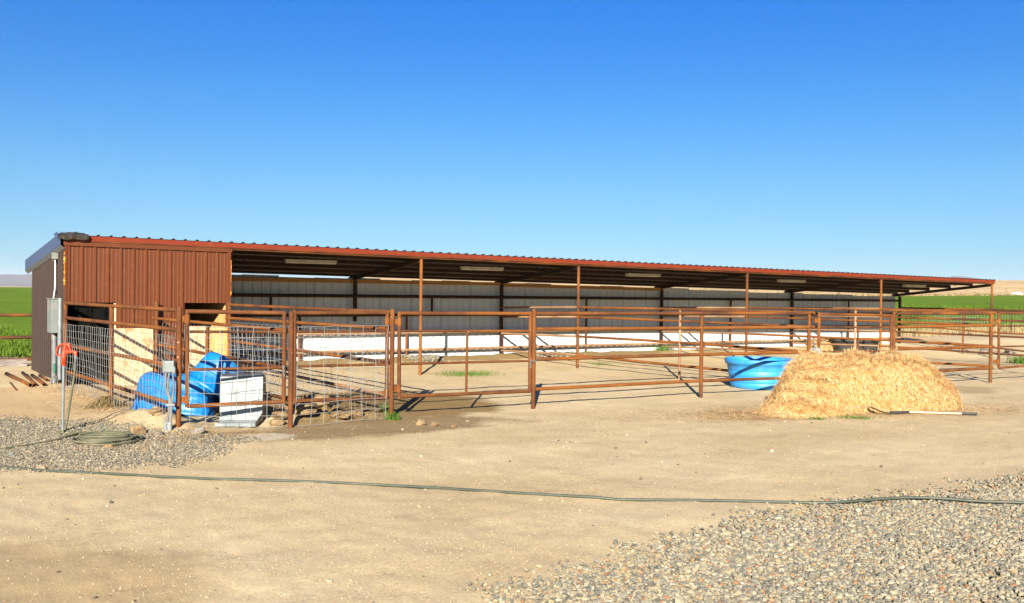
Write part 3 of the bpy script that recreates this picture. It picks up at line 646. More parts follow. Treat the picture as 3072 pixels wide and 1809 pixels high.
ff = thing('pipe_fence', 'rusty four rail front fence section directly before the light blue stock tank', 'fence', (*F4, -0.17), GF)
post(ff, F4, 928); post(ff, F5, 946); post(ff, F6, 936)
rails(ff, F4, F5, [([(1607, 940.5), (2104, 939.8)], 0.034), ([(1608, 987), (2101, 984)], 0.032, RUSTO), ([(1608, 1078), (2098, 1063.5)], 0.032), ([(1606, 1167.5), (2097, 1142.5)], 0.030, RUSTO)])
rails(ff, F5, F6, [([(2104, 939.8), (2443, 940)], 0.034, RUSTD), ([(2101, 984), (2442, 981)], 0.034, RUSTO), ([(2098, 1063.5), (2441, 1056)], 0.032, RUSTO), ([(2097, 1142.5), (2441, 1131)], 0.030)])

fr = thing('pipe_fence', 'rusty four rail front fence section right of the hay before the green field', 'fence', (*F7, -0.17), GF)
post(fr, F7, 935, r=0.041); post(fr, F8, 936, r=0.040)
rails(fr, F7, F8, [([(2688, 941), (2986, 939.6)], 0.036, RUSTD), ([(2690, 981), (2986, 975.4)], 0.034, RUSTO), ([(2690, 1047), (2981, 1040)], 0.034, RUSTO), ([(2690, 1120), (2977, 1103.5)], 0.034)])

def divider(name_label, B_, P_, E_, rowsBP, rowsPE, mid_u, mid_vt, m1=RUSTP, m2=RUST):
    t = thing('pipe_fence', name_label, 'fence', (*P_, zgf(*P_)), GF)
    if rowsBP: rails(t, B_, P_, rowsBP, m1, 0.029)
    rails(t, P_, E_, rowsPE, m2, 0.029)
    if mid_u:
        p = on_plane(mid_u, 1050, P_, E_); post(t, p[:2], mid_vt, mid_u, 0.030, RUSTP)
    return t
d2 = divider('rusty divider fence meeting the front fence just behind the light blue stock tank', (11.93, 3.46), (11.90, 0), F6,
    [([(1506, 923), (1732, 921.5)],), ([(1508, 951), (1732, 950.8)],), ([(1504, 1000), (1729, 1009)],), ([(1505, 1051.7), (1728, 1065)],)],
    [([(1732, 921.5), (1940, 925.5), (2443, 938)],), ([(1732, 950.8), (1940, 959), (2443, 981)],), ([(1729, 1009), (1940, 1021), (2441, 1056)], 0.03), ([(1728, 1065), (2196, 1113), (2441, 1139)], 0.03, RUSTO)], 2039, 930)
d3 = divider('rusty divider fence passing behind the hay to the last front post', (17.93, 3.46), (17.94, 0), F8,
    [([(1985, 922.8), (2238, 923.5)],), ([(1987, 949), (2236, 950)],), ([(1981, 994.5), (2236, 1001)],), ([(1981, 1040), (2232, 1048)],)],
    [([(2238, 923.5), (2640, 929.5), (2986, 939.5)],), ([(2236, 950), (2697, 966), (2986, 976)],), ([(2236, 1001), (2640, 1020), (2981, 1039)], 0.03, RUSTO), ([(2232, 1048), (2784, 1088), (2977, 1099)], 0.03, RUSTO)], 2565, 931)
d4 = divider('rusty divider fence running past the black trough to the far right', (24.0, 3.46), (24.05, 0), (25.4, -6.8),
    [([(2378, 924), (2641, 926)],), ([(2377, 946), (2641, 950.5)],), ([(2385, 988), (2640, 992.6)],), ([(2373, 1028.5), (2638, 1037.5)],)],
    [([(2641, 926), (3200, 941)],), ([(2641, 950.5), (3200, 967)],), ([(2640, 992.6), (3200, 1018)],), ([(2638, 1037.5), (3200, 1075)],)], None, None, RUSTP, RUSTD)
d5 = divider('dark rusty end fence below the open right end of the roof', (30.2, 3.46), (30.33, 0), (30.4, -7), 
    [([(2702, 924), (2974, 929)], 0.034, RUSTD), ([(2702, 951), (2974, 960)], 0.03, RUSTD), ([(2702, 975), (2973, 997)], 0.03, RUSTO), ([(2705, 1010), (2972, 1042)], 0.03)],
    [([(2974, 929), (3180, 936)], 0.034, RUSTD), ([(2974, 960), (3180, 966)], 0.03, RUSTD), ([(2973, 997), (3180, 1008)], 0.03, RUSTO), ([(2972, 1042), (3180, 1066)], 0.03)], None, None)
for u in (2889,):
    p = on_plane(u, 1000, (30.2, 3.46), (30.33, 0)); post(d5, p[:2], 946, u, 0.03)
wires(d5, (30.2, 3.4), (30.3, 0.1), gz, 1.15, 0.15, 0.16, 0.02, 0.98, 0.03, seed=11)

rl = thing('pipe_fence', 'rusty three rail fence before the green field left of the shed', 'fence', (-3, 5, 0.1), GF)
for v, dv in ((945.5, 0), (1012.5, 0), (1078.5, 0)):
    p = on_y(45, v, 5.0); mb = MB(); mb.tube([(-7.5, 5.0, p[2]+0.01), (0.9, 5.0, p[2])], 0.036, 12); mb.build('rail', RUSTD if v < 1070 else RUST, rl)
for x in (-7.3, -4.9, 0.8):
    mb = MB(); mb.tube([(x, 5.06, -0.1), (x, 5.06, 1.25)], 0.037, 12); mb.build('post', RUST, rl)
rr = thing('wire_fence', 'low wire mesh fence along the field beyond the right end of the shed', 'fence', (36, 6.2, 0), None)
wires(rr, (29.5, 6.4), (47, 5.6), gz, 1.15, 0.22, 0.2, 0, 1, 0, seed=13, rad=0.004)
for x in (31.0, 35.2, 38.5, 42.0): 
    mb = MB(); y = 6.4-(x-29.5)*0.8/17.5; mb.tube([(x, y+.03, -0.1), (x, y+.03, 1.28)], 0.03, 8); mb.build('post', RUSTD, rr)

# ------------------------------------------------------------------ gates
def gate(label, A, B, left, right, rows, mid=None, hinge=None, thin=0.021, thick=0.030, mesh=None, seed=1, loc=None):
    t = thing('pipe_gate', label, 'gate', (*A, -0.17), GG)
    lu, lt, lb = left; ru, rt_, rb = right
    PL = lambda u, v: on_plane(u, v, A, B)
    mb = MB()
    top = [PL(lu, rows[0][0]), PL(ru, rows[0][1])]; bot = [PL(lu, rows[-1][0]), PL(ru, rows[-1][1])]
    mb.tube([PL(lu, lt), PL(lu-1, lb)], thick, 12); mb.tube([PL(ru, rt_), PL(ru-2, rb)], thick, 12)
    mb.tube(top, thick, 12); mb.tube(bot, thick*0.95, 12); mb.build('gate_frame', RUST, t)
    for vl, vr in rows[1:-1]:
        mb = MB(); mb.tube([PL(lu, vl), PL(ru, vr)], thin, 10); mb.build('rail', RUSTD if vl < 1020 else RUST, t)
    if mid:
        mb = MB(); mb.tube([PL(mid[0], mid[1]), PL(mid[2], mid[3])], thin, 10); mb.build('brace', RUST, t)
    for hu, hv, pu in hinge or []:
        a = PL(hu, hv); b = PL(pu, hv)
        mb = MB(); mb.tube([a+(0, 0, .06), a-(0, 0, .06)], thick*1.22, 12); mb.beam(a, b, 0.014, 0.085); mb.build('hinge', RUSTO, t)
    if mesh: wires(t, PL(lu, lt), PL(ru, rt_), *mesh, seed=seed)
    return t
g1 = gate('rusty meshed pipe gate in front of the blue tubs and silver feed box', F1, F2, (562, 928, 1222), (853, 935, 1211), [(934, 939), (995, 996), (1109, 1102.5), (1219, 1205)], None,
          [(562, 957, 541), (561, 1199, 541)], mesh=(gz, 1.29, 0.205, 0.155, 0.02, 0.99, 0.03, 0.012, 0.0036), seed=21)
g2 = gate('rusty meshed pipe gate with dirt clods piled beneath it', F2, F3, (884, 930, 1209), (1162, 936, 1199), [(939, 938), (995, 993.5), (1099, 1093), (1203, 1194)], None,
          [(1161, 966, 1178), (1159, 1179, 1175)], mesh=(gz, 1.29, 0.20, 0.155, 0.02, 0.99, 0.03, 0.012, 0.0036), seed=22)
g3 = gate('rusty open pipe gate without mesh before the green weed patch', F3, F4, (1198, 935, 1197), (1591, 935, 1176), [(939.7, 940.6), (993, 993), (1092, 1082.5), (1189.5, 1173.6)], (1402, 993.6, 1398.7, 1181),
          [(1198, 966, 1180), (1196, 1165, 1176)])
chain(g3, on_plane(1588, 1079, F3, F4)-(.0, .06, 0), on_plane(1608, 1073, F3, F4)-(0, .06, 0), 0.05)
chain(g3, on_plane(1587, 1077, F3, F4)-(.0, .06, 0), on_plane(1586, 1103, F3, F4)-(0, .06, 0), 0.0)
chain(g1, on_plane(846, 1098, F1, F2)-(0, .05, 0), on_plane(848, 1127, F1, F2)-(0, .05, 0), 0.0)
chain(g2, on_plane(888, 1096, F2, F3)-(0, .05, 0), on_plane(887, 1124, F2, F3)-(0, .05, 0), 0.0)
g4 = gate('rusty pipe gate partly hidden behind the hay', F6, F7, (2457, 937, 1136), (2674, 943, 1122), [(942, 946), (981, 982), (1056, 1052), (1131, 1119)], (2574, 981, 2572, 1127), [(2457, 962, 2444)])
chain(g4, on_plane(2683, 1042, F6, F7)-(0, .06, 0), on_plane(2692, 1066, F6, F7)-(0, .06, 0), 0.0)
g5 = gate('rusty pipe gate running out of the right edge of the photo', F8, (24.4, -6.9), (2997, 938, 1103), (3165, 937, 1092), [(940, 939), (978, 977), (1040, 1036), (1104, 1090)], None, [(2997, 964, 2986), (2994, 1085, 2980)])

# ------------------------------------------------------------------ tubs, tanks, trough
def tub(name_, loc, axis, a, b, h, rim, m, label, cat, group=None, taper=0.82, ribs=(0.25, 0.5, 0.75), n=56, power=2.0, yaw=0.0, mouth=True, wall=0.02, rimh=0.07, rimw=0.03, mbase=None, drain=None, rnd=0.0):
    """round or oval stock tank: axis points from base to rim"""
    z = np.array(axis, float); z /= np.linalg.norm(z)
    x = np.array([math.cos(yaw), math.sin(yaw), 0]); x -= z*(x @ z); x /= np.linalg.norm(x); y = np.cross(z, x)
    t = thing(name_, label, cat, loc, group); loc = np.array(loc, float)
    def ring(zz, s, dr=0.0):
        o = []
        for k in range(n):
            q = 2*math.pi*k/n; c, sn = math.cos(q), math.sin(q)
            ex = math.copysign(abs(c)**(2/power), c); ey = math.copysign(abs(sn)**(2/power), sn)
            o.append(loc + x*(a*s+dr)*ex + y*(b*s+dr)*ey + z*zz)
        return o
    def shell(prof):
        vs = []; fs = []
        for zz, s, dr in prof: vs += ring(zz, s, dr)
        for i in range(len(prof)-1): fs += [(i*n+k, i*n+(k+1) % n, (i+1)*n+(k+1) % n, (i+1)*n+k) for k in range(n)]
        return vs, fs
    sc = lambda f: taper+(1-taper)*f
    prof = [(0.0, sc(0), -0.06), (0.008, sc(0), -0.025), (0.03, sc(0.03), -0.006), (0.06, sc(0.07), 0)]
    if rnd: prof = [(rnd*(1-math.cos(q*math.pi/16)), sc(rnd*(1-math.cos(q*math.pi/16))/h), -rnd*(1-math.sin(q*math.pi/16))) for q in range(9)]
    for rb in ribs:
        zz = rb*h; prof += [(zz-0.012, sc(rb), 0), (zz-0.004, sc(rb), -0.010), (zz+0.006, sc(rb), 0.004), (zz+0.03, sc(rb), 0.004)]
    prof += [(h-rimh-0.01, sc(0.9), 0), (h-rimh, sc(0.92), rimw*.7), (h-rimh+0.012, sc(.93), rimw), (h-0.02, sc(1), rimw), (h-0.006, sc(1), rimw*.7), (h, sc(1), 0.006),
             (h-0.004, sc(1), -wall*.6), (h-0.03, sc(1), -wall), (h*0.35, sc(.35), -wall), (0.07, sc(.05), -wall-.01), (0.05, sc(.02), -wall-.06)]
    vs, fs = shell(prof); m_ = len(prof)
    fs += [tuple(range(n))[::-1], tuple(range((m_-1)*n, m_*n))]
    mb = MB(); mb.add(vs, fs, True); mb.build('tub_body', m, t)
    if mbase:
        mb = MB(); vs, fs = shell([(-0.004, sc(0), -0.055), (-0.006, sc(0)*.6, 0)]); fs.append(tuple(range(n, 2*n))[::-1]); mb.add(vs, fs, True); mb.build('base', mbase, t)
    if drain:
        ang, zz = drain; p = loc+x*a*sc(.15)*math.cos(ang)+y*b*sc(.15)*math.sin(ang)+z*zz; nn = x*math.cos(ang)+y*math.sin(ang)
        mb = MB(); mb.tube([p-nn*.01, p+nn*.025], 0.017, 10); mb.tube([p+nn*.02, p+nn*.045], 0.010, 6); mb.build('drain_plug', GALV, t)
    return t
ta = tub('stock_tank', (12.95, -5.02, t1(12.95, -5.02)), (0, 0, 1), 0.72, 0.72, 0.63, 0, BLUEL, 'light blue round stock tank standing behind the front fence beside the hay', 'stock tank', taper=0.86, rimh=0.105, rimw=0.035, ribs=(0.22, 0.42, 0.62))
# two blue tubs in the left pen
tb1 = tub('stock_tub', (1.00, -3.75, t1(1.0, -3.75)+0.60), (-0.10, -0.04, -1), 0.74, 0.42, 0.62, 0, BLUE, 'bright blue oval tub lying upside down in the pen behind the grey outlet box', 'tub', 'blue tubs in the left pen',
          taper=0.88, power=2.15, yaw=math.atan2(-1.3, 0.78), rimh=0.05, rimw=0.016, ribs=(0.55, 0.75), mbase=None, rnd=0.17)
TB, TR_ = CAM+ray(684, 1086)*15.95, CAM+ray(617, 1180)*15.72
tb2 = tub('stock_tub', TB, TR_-TB, 0.40, 0.40, 0.60, 0, BLUE, 'bright blue round tub tipped over with its base up on top of the other tub', 'tub', 'blue tubs in the left pen',
          taper=0.84, rimh=0.06, rimw=0.018, ribs=(0.55,), drain=(2.6, 0.42), yaw=-0.6, rnd=0.09)
# black rubber trough
t = thing('feed_trough', 'black rubber stock trough standing in the pen behind the hay', 'trough', (25.3, 1.9, t1(25.3, 1.9)))
mb = MB(); bx, by, bz = 25.3, 1.9, t1(25.3, 1.9); Xa = np.array([RT[0], RT[1], 0])/np.hypot(RT[0], RT[1]); Ya = np.array([-Xa[1], Xa[0], 0])
def sring(a, b, z, p=5, n=40):
    o = []
    for k in range(n):
        q = 2*math.pi*k/n; c, s = math.cos(q), math.sin(q)
        o.append(np.array([bx, by, bz])+Xa*a*math.copysign(abs(c)**(2/p), c)+Ya*b*math.copysign(abs(s)**(2/p), s)+np.array([0, 0, z]))
    return o
pr = [(.66, .34, 0), (.69, .36, .03), (.745, .40, .36), (.75, .405, .37), (.81, .46, .375), (.82, .47, .43), (.80, .45, .445), (.74, .40, .44), (.68, .34, .06)]
vs = []; fs = []
for p in pr: vs += sring(*p)
for i in range(len(pr)-1): fs += [(i*40+k, i*40+(k+1) % 40, (i+1)*40+(k+1) % 40, (i+1)*40+k) for k in range(40)]
fs += [tuple(range(40))[::-1], tuple(range(8*40, 9*40))]; mb.add(vs, fs, True); mb.build('trough_body', BLACKP, t)
mb = MB()
for k in (-.52, -.18, .18, .52): mb.prism([np.array([bx, by, bz])+Xa*(k+dx)-Ya*(yy)+np.array([0, 0, zz]) for dx, yy, zz in ((-.07, .40, .30), (.07, .40, .30), (.07, .455, .37), (-.07, .455, .37))], Ya*0.05)
mb.build('rim_gusset', BLACKP, t)

# galvanized feed box
t = thing('feed_box', 'dented galvanized sheet metal feed box leaning behind the meshed gate', 'feeder', (1.35, -5.2, -0.1))
bl = np.array([1.15, -5.42]); br_ = np.array([1.60, -5.66]); ex = (br_-bl)/np.linalg.norm(br_-bl); ey = np.array([-ex[1], ex[0]]); zb = -0.10; Wd = 0.60; Hb = 0.65
def fb(x, y, z): p = bl+ex*x+ey*y; return (p[0], p[1], zb+z)
mb = MB()
NX = 8; NZ = 8; vs = []; fs = []
for j in range(NZ+1):
    for i in range(NX+1):
        x, z = Wd*i/NX, Hb*j/NZ; vs.append(fb(x, 0.012*math.sin(i*1.9+j*.8)*math.sin(math.pi*i/NX)*math.sin(math.pi*j/NZ)+0.05*z, z))
for j in range(NZ):
    for i in range(NX): fs.append((j*(NX+1)+i, j*(NX+1)+i+1, (j+1)*(NX+1)+i+1, (j+1)*(NX+1)+i))
mb.add(vs, fs, True); mb.build('front_panel', GALV, t)
mb = MB(); mb.prism([fb(Wd, 0, 0), fb(Wd, 0.36, 0), fb(Wd, 0.36, Hb*.92), fb(Wd, 0.19, Hb+.03), fb(Wd, 0.034, Hb)], (ex[0]*.004, ex[1]*.004, 0))
mb.build('side_panel', GALVD, t); mb = MB()
mb.prism([fb(0, 0, 0), fb(0, 0.36, 0), fb(0, 0.36, Hb*.92), fb(0, 0.19, Hb+.03), fb(0, 0.034, Hb)], (-ex[0]*.004, -ex[1]*.004, 0)); mb.build('side_panel', GALVD, t)
mb = MB(); mb.prism([fb(0, 0.034, Hb+.002), fb(Wd, 0.034, Hb+.002), fb(Wd, 0.19, Hb+.034), fb(0, 0.19, Hb+.034)], (0, 0, .004)); mb.prism([fb(0, .192, Hb+.034), fb(Wd, .192, Hb+.034), fb(Wd, .36, Hb*.92+.002), fb(0, .36, Hb*.92+.002)], (0, 0, .004)); mb.build('lid', GALVD, t)
mb = MB(); mb.prism([fb(-.02, -0.26, -.03), fb(Wd-.06, -0.30, -.03), fb(Wd, -0.004, 0.03), fb(0, -0.004, 0.03)], (0, 0, -.004)); mb.prism([fb(-.02, -0.262, -.03), fb(Wd-.06, -0.302, -.03), fb(Wd-.06, -.302, .012), fb(-.02, -.262, .012)], (ey[0]*.004, ey[1]*.004, 0)); mb.build('trough_lip', GALV, t)
mb = MB(); mb.prism([fb(Wd+.005, -0.002, 0.03), fb(Wd-.055, -0.302, -.03), fb(Wd-.055, -0.30, .01), fb(Wd+.005, -0.002, 0.14)], (ex[0]*.004, ex[1]*.004, 0)); mb.build('lip_end', GALVD, t)

# ------------------------------------------------------------------ hydrant, hoses, outlet box
def zt_(x, y): return t1(x, y)
hx, hy = on_z(188, 1300)[:2]; hz = zt_(hx, hy)
t = thing('yard_hydrant', 'orange red topped frost free yard hydrant on a galvanized pipe', 'hydrant', (hx, hy, hz))
rv = np.array([RT[0], RT[1], 0])/np.hypot(RT[0], RT[1]); fv = np.array([FW[0], FW[1], 0])/np.hypot(FW[0], FW[1])
def hp(dx, dz, dy=0.0): return np.array([hx, hy, hz])+rv*dx+fv*dy+np.array([0, 0, dz])
mb = MB(); mb.tube([hp(0, -0.1), hp(0.005, 0.93)], 0.018, 12); mb.build('riser_pipe', GALV, t)
mb = MB(); mb.tube([hp(0.005, 0.90), hp(0.005, 0.935), hp(0.005, 0.94), hp(0.005, 1.00), hp(0.006, 1.03), hp(0.008, 1.06), hp(0.015, 1.12), hp(0.022, 1.17)], [0.026, 0.026, 0.031, 0.034, 0.036, 0.030, 0.026, 0.022], 14)
mb.tube([hp(0.005, 1.03), hp(0.04, 1.09), hp(0.07, 1.12)], [0.026, 0.024, 0.024], 10); mb.build('head', REDP, t)
mb = MB(); mb.tube([hp(0.03, 1.075), hp(0.09, 1.088), hp(0.145, 1.092), hp(0.165, 1.085), hp(0.168, 1.04)], [0.020, 0.018, 0.020, 0.025, 0.023], 12); mb.build('spout', REDP, t)
mb = MB(); hpts = [(-.075, 1.045), (-.088, 1.07), (-.07, 1.15), (-.045, 1.18), (0.02, 1.195), (0.075, 1.19), (0.085, 1.17), (0.10, 1.12)]
for q in (-.03, .03):
    mb.tube([hp(x_, z_, q*.6) for x_, z_ in hpts], 0.011, 8)
mb.tube([hp(-.075, 1.045, -.02), hp(-.075, 1.045, .02)], 0.011, 8); mb.tube([hp(-.075, 1.045), hp(-.02, 1.04), hp(0.005, 1.05)], 0.011, 8)
mb.tube([hp(0.02, 1.12), hp(0.028, 1.19)], 0.026, 10); mb.build('handle', REDP, t)
th_ = thing('garden_hose', 'faded green hose hanging from the hydrant spout and coiled on the gravel', 'hose', (hx, hy, hz))
mb = MB(); mb.tube([hp(0.168, 1.045), hp(0.168, 1.00)], 0.019, 12); mb.build('coupling', GALV, th_)
mb = MB(); sp = []
for k in range(120): sp.append(hp(0.168-0.018*k/120+0.0175*math.cos(k*.9), 1.0-0.15*k/120, 0.0175*math.sin(k*.9)))
mb.tube(sp, 0.0035, 5); mb.build('spring_guard', GALVD, th_)
def gp(u, v, dz=0.0):
    p = on_z(u, v); p = on_z(u, v, t1(p[0], p[1])); return np.array([p[0], p[1], t1(p[0], p[1])+dz])
def spline(P, n=10):
    P = [np.array(p, float) for p in P]; P = [2*P[0]-P[1]]+P+[2*P[-1]-P[-2]]; o = []
    for i in range(1, len(P)-2):
        for k in range(n):
            s = k/n; o.append(0.5*((2*P[i])+(P[i+1]-P[i-1])*s+(2*P[i-1]-5*P[i]+4*P[i+1]-P[i+2])*s*s+(3*P[i]-P[i-1]-3*P[i+1]+P[i+2])*s**3))
    o.append(P[-2]); return o
cc = on_z(316, 1328); ccz = t1(cc[0], cc[1])
def coil(a, b, th0, z, ox=0, oy=0): return cc*np.array([1, 1, 0])+rv*(a*math.cos(th0)+ox)+fv*(b*math.sin(th0)+oy)+np.array([0, 0, ccz+z])
P = [hp(0.168, 1.0), hp(0.155, 0.80), hp(0.10, 0.42), hp(0.055, 0.14), hp(0.03, 0.0)]; P[-1][2] = t1(P[-1][0], P[-1][1])+0.02
P += [hp(0.05, 0.02, -.12)]
pts = spline(P, 10)
mb = MB(); mb.tube(pts, 0.0155, 10)
rg = random.Random(4); cp = []
tot = 6.3
for k in range(int(tot*26)):
    q = k/26*2*math.pi; i = k/26
    a = 0.375-0.016*i+0.035*math.sin(q*.37+1); b = 0.42-0.034*i+0.06*math.sin(q*.53)
    cp.append(coil(a, b, -q+2.2, 0.018+0.010*i+0.010*math.sin(q*.8+i), 0.05*math.sin(i*2.1), 0.07*math.sin(i*1.3)))
mb.tube([gp(0, 1352, .016), *spline([gp(40, 1346, .016), gp(110, 1335, .016), gp(170, 1322, .018), gp(240, 1306, .035)], 8), *spline([coil(.36, .40, 2.0, .06), cp[0], cp[3]], 5), *cp[4:]], 0.0155, 10)
mb.build('hose_tube', HOSEG, th_)
t = thing('garden_hose', 'short faded hose end with a metal coupling at the left edge of the gravel', 'hose', gp(20, 1367))
mb = MB(); mb.tube([gp(-60, 1364, .016), gp(0, 1366, .016), gp(30, 1367.5, .016)], 0.0155, 10); mb.build('hose_tube', HOSEG, t)
mb = MB(); mb.tube([gp(29, 1367.5, .016), gp(41, 1368, .016)], 0.019, 10); mb.build('coupling', GALV, t)
t = thing('garden_hose', 'long dark green hose stretched straight across the whole dirt yard', 'hose', gp(1500, 1478))
mb = MB(); mb.tube(spline([gp(u, v+2, .013+.034*float(np.clip((u-2380)/260, 0, 1))) for u, v in ((-140, 1394), (0, 1402), (152, 1414), (317, 1423), (595, 1437), (758, 1441), (1000, 1450), (1313, 1465), (1545, 1480), (1700, 1489), (1777, 1493.5), (1830, 1498), (1880, 1501), (2020, 1502), (2200, 1504.5), (2408, 1511), (2511, 1514), (2615, 1511), (2719, 1505), (2823, 1507.5), (2927, 1515.5), (3072, 1520), (3250, 1527))], 8), 0.0145, 12)
mb.build('hose_tube', HOSED, t)
# outlet box on conduits by the fence corner post
ob = on_plane(510, 1099, (0.40, -5.78), (0.40+R0[0], -5.78+R0[1])); oz = ob[2]; obx = ob.copy()
t = thing('outlet_box', 'grey weatherproof outlet box on three conduits beside the rusty corner post', 'outlet box', (ob[0], ob[1], t1(ob[0], ob[1])))
mb = MB(); mb.box(obx, (0.135, 0.10, 0.155), [rv, fv, (0, 0, 1)], 0.012); mb.build('box', EGREY, t)
mb = MB(); mb.box(obx-rv*0.075-fv*.0, (0.02, 0.11, 0.165), [rv, fv, (0, 0, 1)], 0.006); mb.build('cover', EGREY, t)
mb = MB(); c0 = obx+rv*.05-fv*.03
mb.tube([c0+rv*.01, c0+rv*.02-(0, 0, .04), c0+rv*.015-(0, 0, .09)], 0.022, 10); mb.build('elbow', GALV, t)
for k, (dx0, dx1, dxm, m_) in enumerate(((-.045, 0.015, -.04, CONDUIT), (0.005, 0.03, -.03, CONDUIT), (.055, .05, .075, CONDUIT))):
    a = obx+rv*dx0-fv*.04-np.array([0, 0, .08]); zb2 = t1(ob[0], ob[1])
    pts = spline([a, a-np.array([0, 0, .22])+rv*(dxm-dx0)*.5, obx*np.array([1, 1, 0])+rv*(dx1)-fv*.05+np.array([0, 0, zb2+.36]), obx*np.array([1, 1, 0])+rv*(dx1-.02 if k else dx1-.05)-fv*.06+np.array([0, 0, zb2-.02])], 8)
    mb = MB(); mb.tube(pts, 0.0145, 10); mb.build('conduit', CONDUIT, t)
    e = pts[-1]; mb = MB(); mb.tube([e+(0, 0, -.02), e+(0, 0, .10)], 0.024, 10); mb.tube([e+(0, 0, .10), e+(0, 0, .13)], 0.028, 8); mb.build('connector', GALV, t)
mb = MB(); q = obx*np.array([1, 1, 0])+np.array([0, 0, t1(ob[0], ob[1])+.345]); mb.box(q+rv*.035-fv*.055, (0.12, 0.045, 0.025), [rv, fv, (0, 0, 1)]); mb.build('strap', GALV, t)

# ------------------------------------------------------------------ fork on the ground, metal plates, pipes, timber
gB_ = gp(2672, 1245, .02); gA = on_plane(2609, 1221, gB_, gB_+rv)
gB, gC, gD, gE = gp(2672, 1245, .02), gp(2726, 1242, .035), gp(2885, 1246, .03), gp(2931, 1247, .03)
dirh = (gE-gB)/np.linalg.norm(gE-gB); prp = np.array([-dirh[1], dirh[0], 0])
t = thing('scoop_fork', 'long handled scoop with pale wooden shaft and black grip lying beside the hay', 'shovel', gC)
mb = MB(); vs = []; fs = []; n = 8; mm = 7
for i in range(n+1):
    s = i/n; c = gB+(gA-gB)*s; c[2] = gB[2]+(gA[2]-gB[2])*s**1.6; wid = 0.055+0.02*s
    for j in range(mm):
        q = (j/(mm-1)-.5)*2; vs.append(c+prp*wid*q+np.array([0, 0, 0.018*q*q]))
for i in range(n):
    for j in range(mm-1): fs.append((i*mm+j, i*mm+j+1, (i+1)*mm+j+1, (i+1)*mm+j))
k0 = len(vs); mb.add(vs+[v-np.array([0, 0, .004]) for v in vs], fs+[tuple(k0+i for i in f[::-1]) for f in fs], True); mb.build('scoop_blade', EGREY, t)
mb = MB(); mb.tube([gB+(0, 0, .02), gC], [0.028, 0.02], 10); mb.build('socket', BLACKP, t)
mb = MB(); mb.tube([gC, gD], 0.0185, 10); mb.build('shaft', ASH, t)
mb = MB(); mb.tube([gD, gD+(gE-gD)*.1, gE], [0.019, 0.023, 0.022], 10); mb.build('grip', BLACKP, t)
pb = on_plane(2447, 1075, F6, F7); t = thing('scoop_shovel', 'pale galvanized scoop shovel blade standing behind the hay at the gate post', 'shovel', (pb[0], pb[1], t1(pb[0], pb[1])))
mb = MB()
pp = np.array([F6[0]+0.02, F6[1]-0.20]); top = on_plane(2447, 1043, pp, pp+R0[:2]); zt2 = top[2]
for k in range(6):
    s0 = (k/6-.5)*.21; s1 = ((k+1)/6-.5)*.21; c0 = .05*abs(k/3-1)**1.5; c1 = .05*abs((k+1)/3-1)**1.5
    base = np.array([top[0], top[1], 0]); 
    mb.add([base+rv*s0*1.15-fv*c0+(0, 0, zt2-.42), base+rv*s1*1.15-fv*c1+(0, 0, zt2-.42), base+rv*s1-fv*c1+(0, 0, zt2), base+rv*s0-fv*c0+(0, 0, zt2)], [(0, 1, 2, 3)])
mb.build('scoop_blade', GALV, t)
mb = MB(); mb.tube([(top[0]+fv[0]*.02, top[1]+fv[1]*.02, zt2-.1), (top[0]+fv[0]*.16, top[1]+fv[1]*.16, zt2+.12)], 0.02, 8); mb.build('socket', GALVD, t)
for i, (a, b, r, lab) in enumerate(((gp(19, 1122), gp(92, 1158), .036, 'longest and thickest loose rusty pipe on the dirt by the shed end wall'), (gp(68, 1118), gp(106, 1157), .030, 'rusty pipe lying between the thickest pipe and the bundle by the shed'),
        (gp(96, 1128), gp(133, 1157), .031, 'loose rusty pipe whose end points at the grey conduit'), (gp(119, 1128), gp(141, 1144), .027, 'short rusty pipe tight against the shed end wall'), (gp(30, 1147), gp(49, 1165), .011, 'thin rusty rod on the dirt at the far left'))):
    a[2] += r; b[2] += r; mb = MB(); mb.hollow(a, b, r); o = mb.build('loose_pipe', RUST if i != 4 else RUSTD, None); tag(o, lab, 'pipe', 'loose rusty pipes left of the shed')
a, b = gp(-60, 1094), gp(80, 1090); mb = MB(); mb.beam(a+(0, 0, .07), b+(0, 0, .07), .2, .17); o = mb.build('timber_baulk', TIMBER); tag(o, 'grey weathered timber lying below the left field fence', 'timber')
p = on_z(3052, 879, 3.2); p = CAM+ray(3052, 879)*310
t = thing('covered_pile', 'far white tarp covered pile on the tan hillside', 'tarp', p)
mb = MB(); vs = []; fs = []
for i in range(13):
    for j in range(6):
        s = i/12-.5; q = j/5; hgt = 0.75*math.sin(math.pi*q)*(1-(2*s)**4)*(0.8+.3*math.sin(i*1.7)); vs.append(p+rv*s*4.2+fv*(q-.5)*2+np.array([0, 0, hgt-.35]))
for i in range(12):
    for j in range(5): fs.append((i*6+j, (i+1)*6+j, (i+1)*6+j+1, i*6+j+1))
mb.add(vs, fs, True); mb.build('tarp', WPAINT, t)

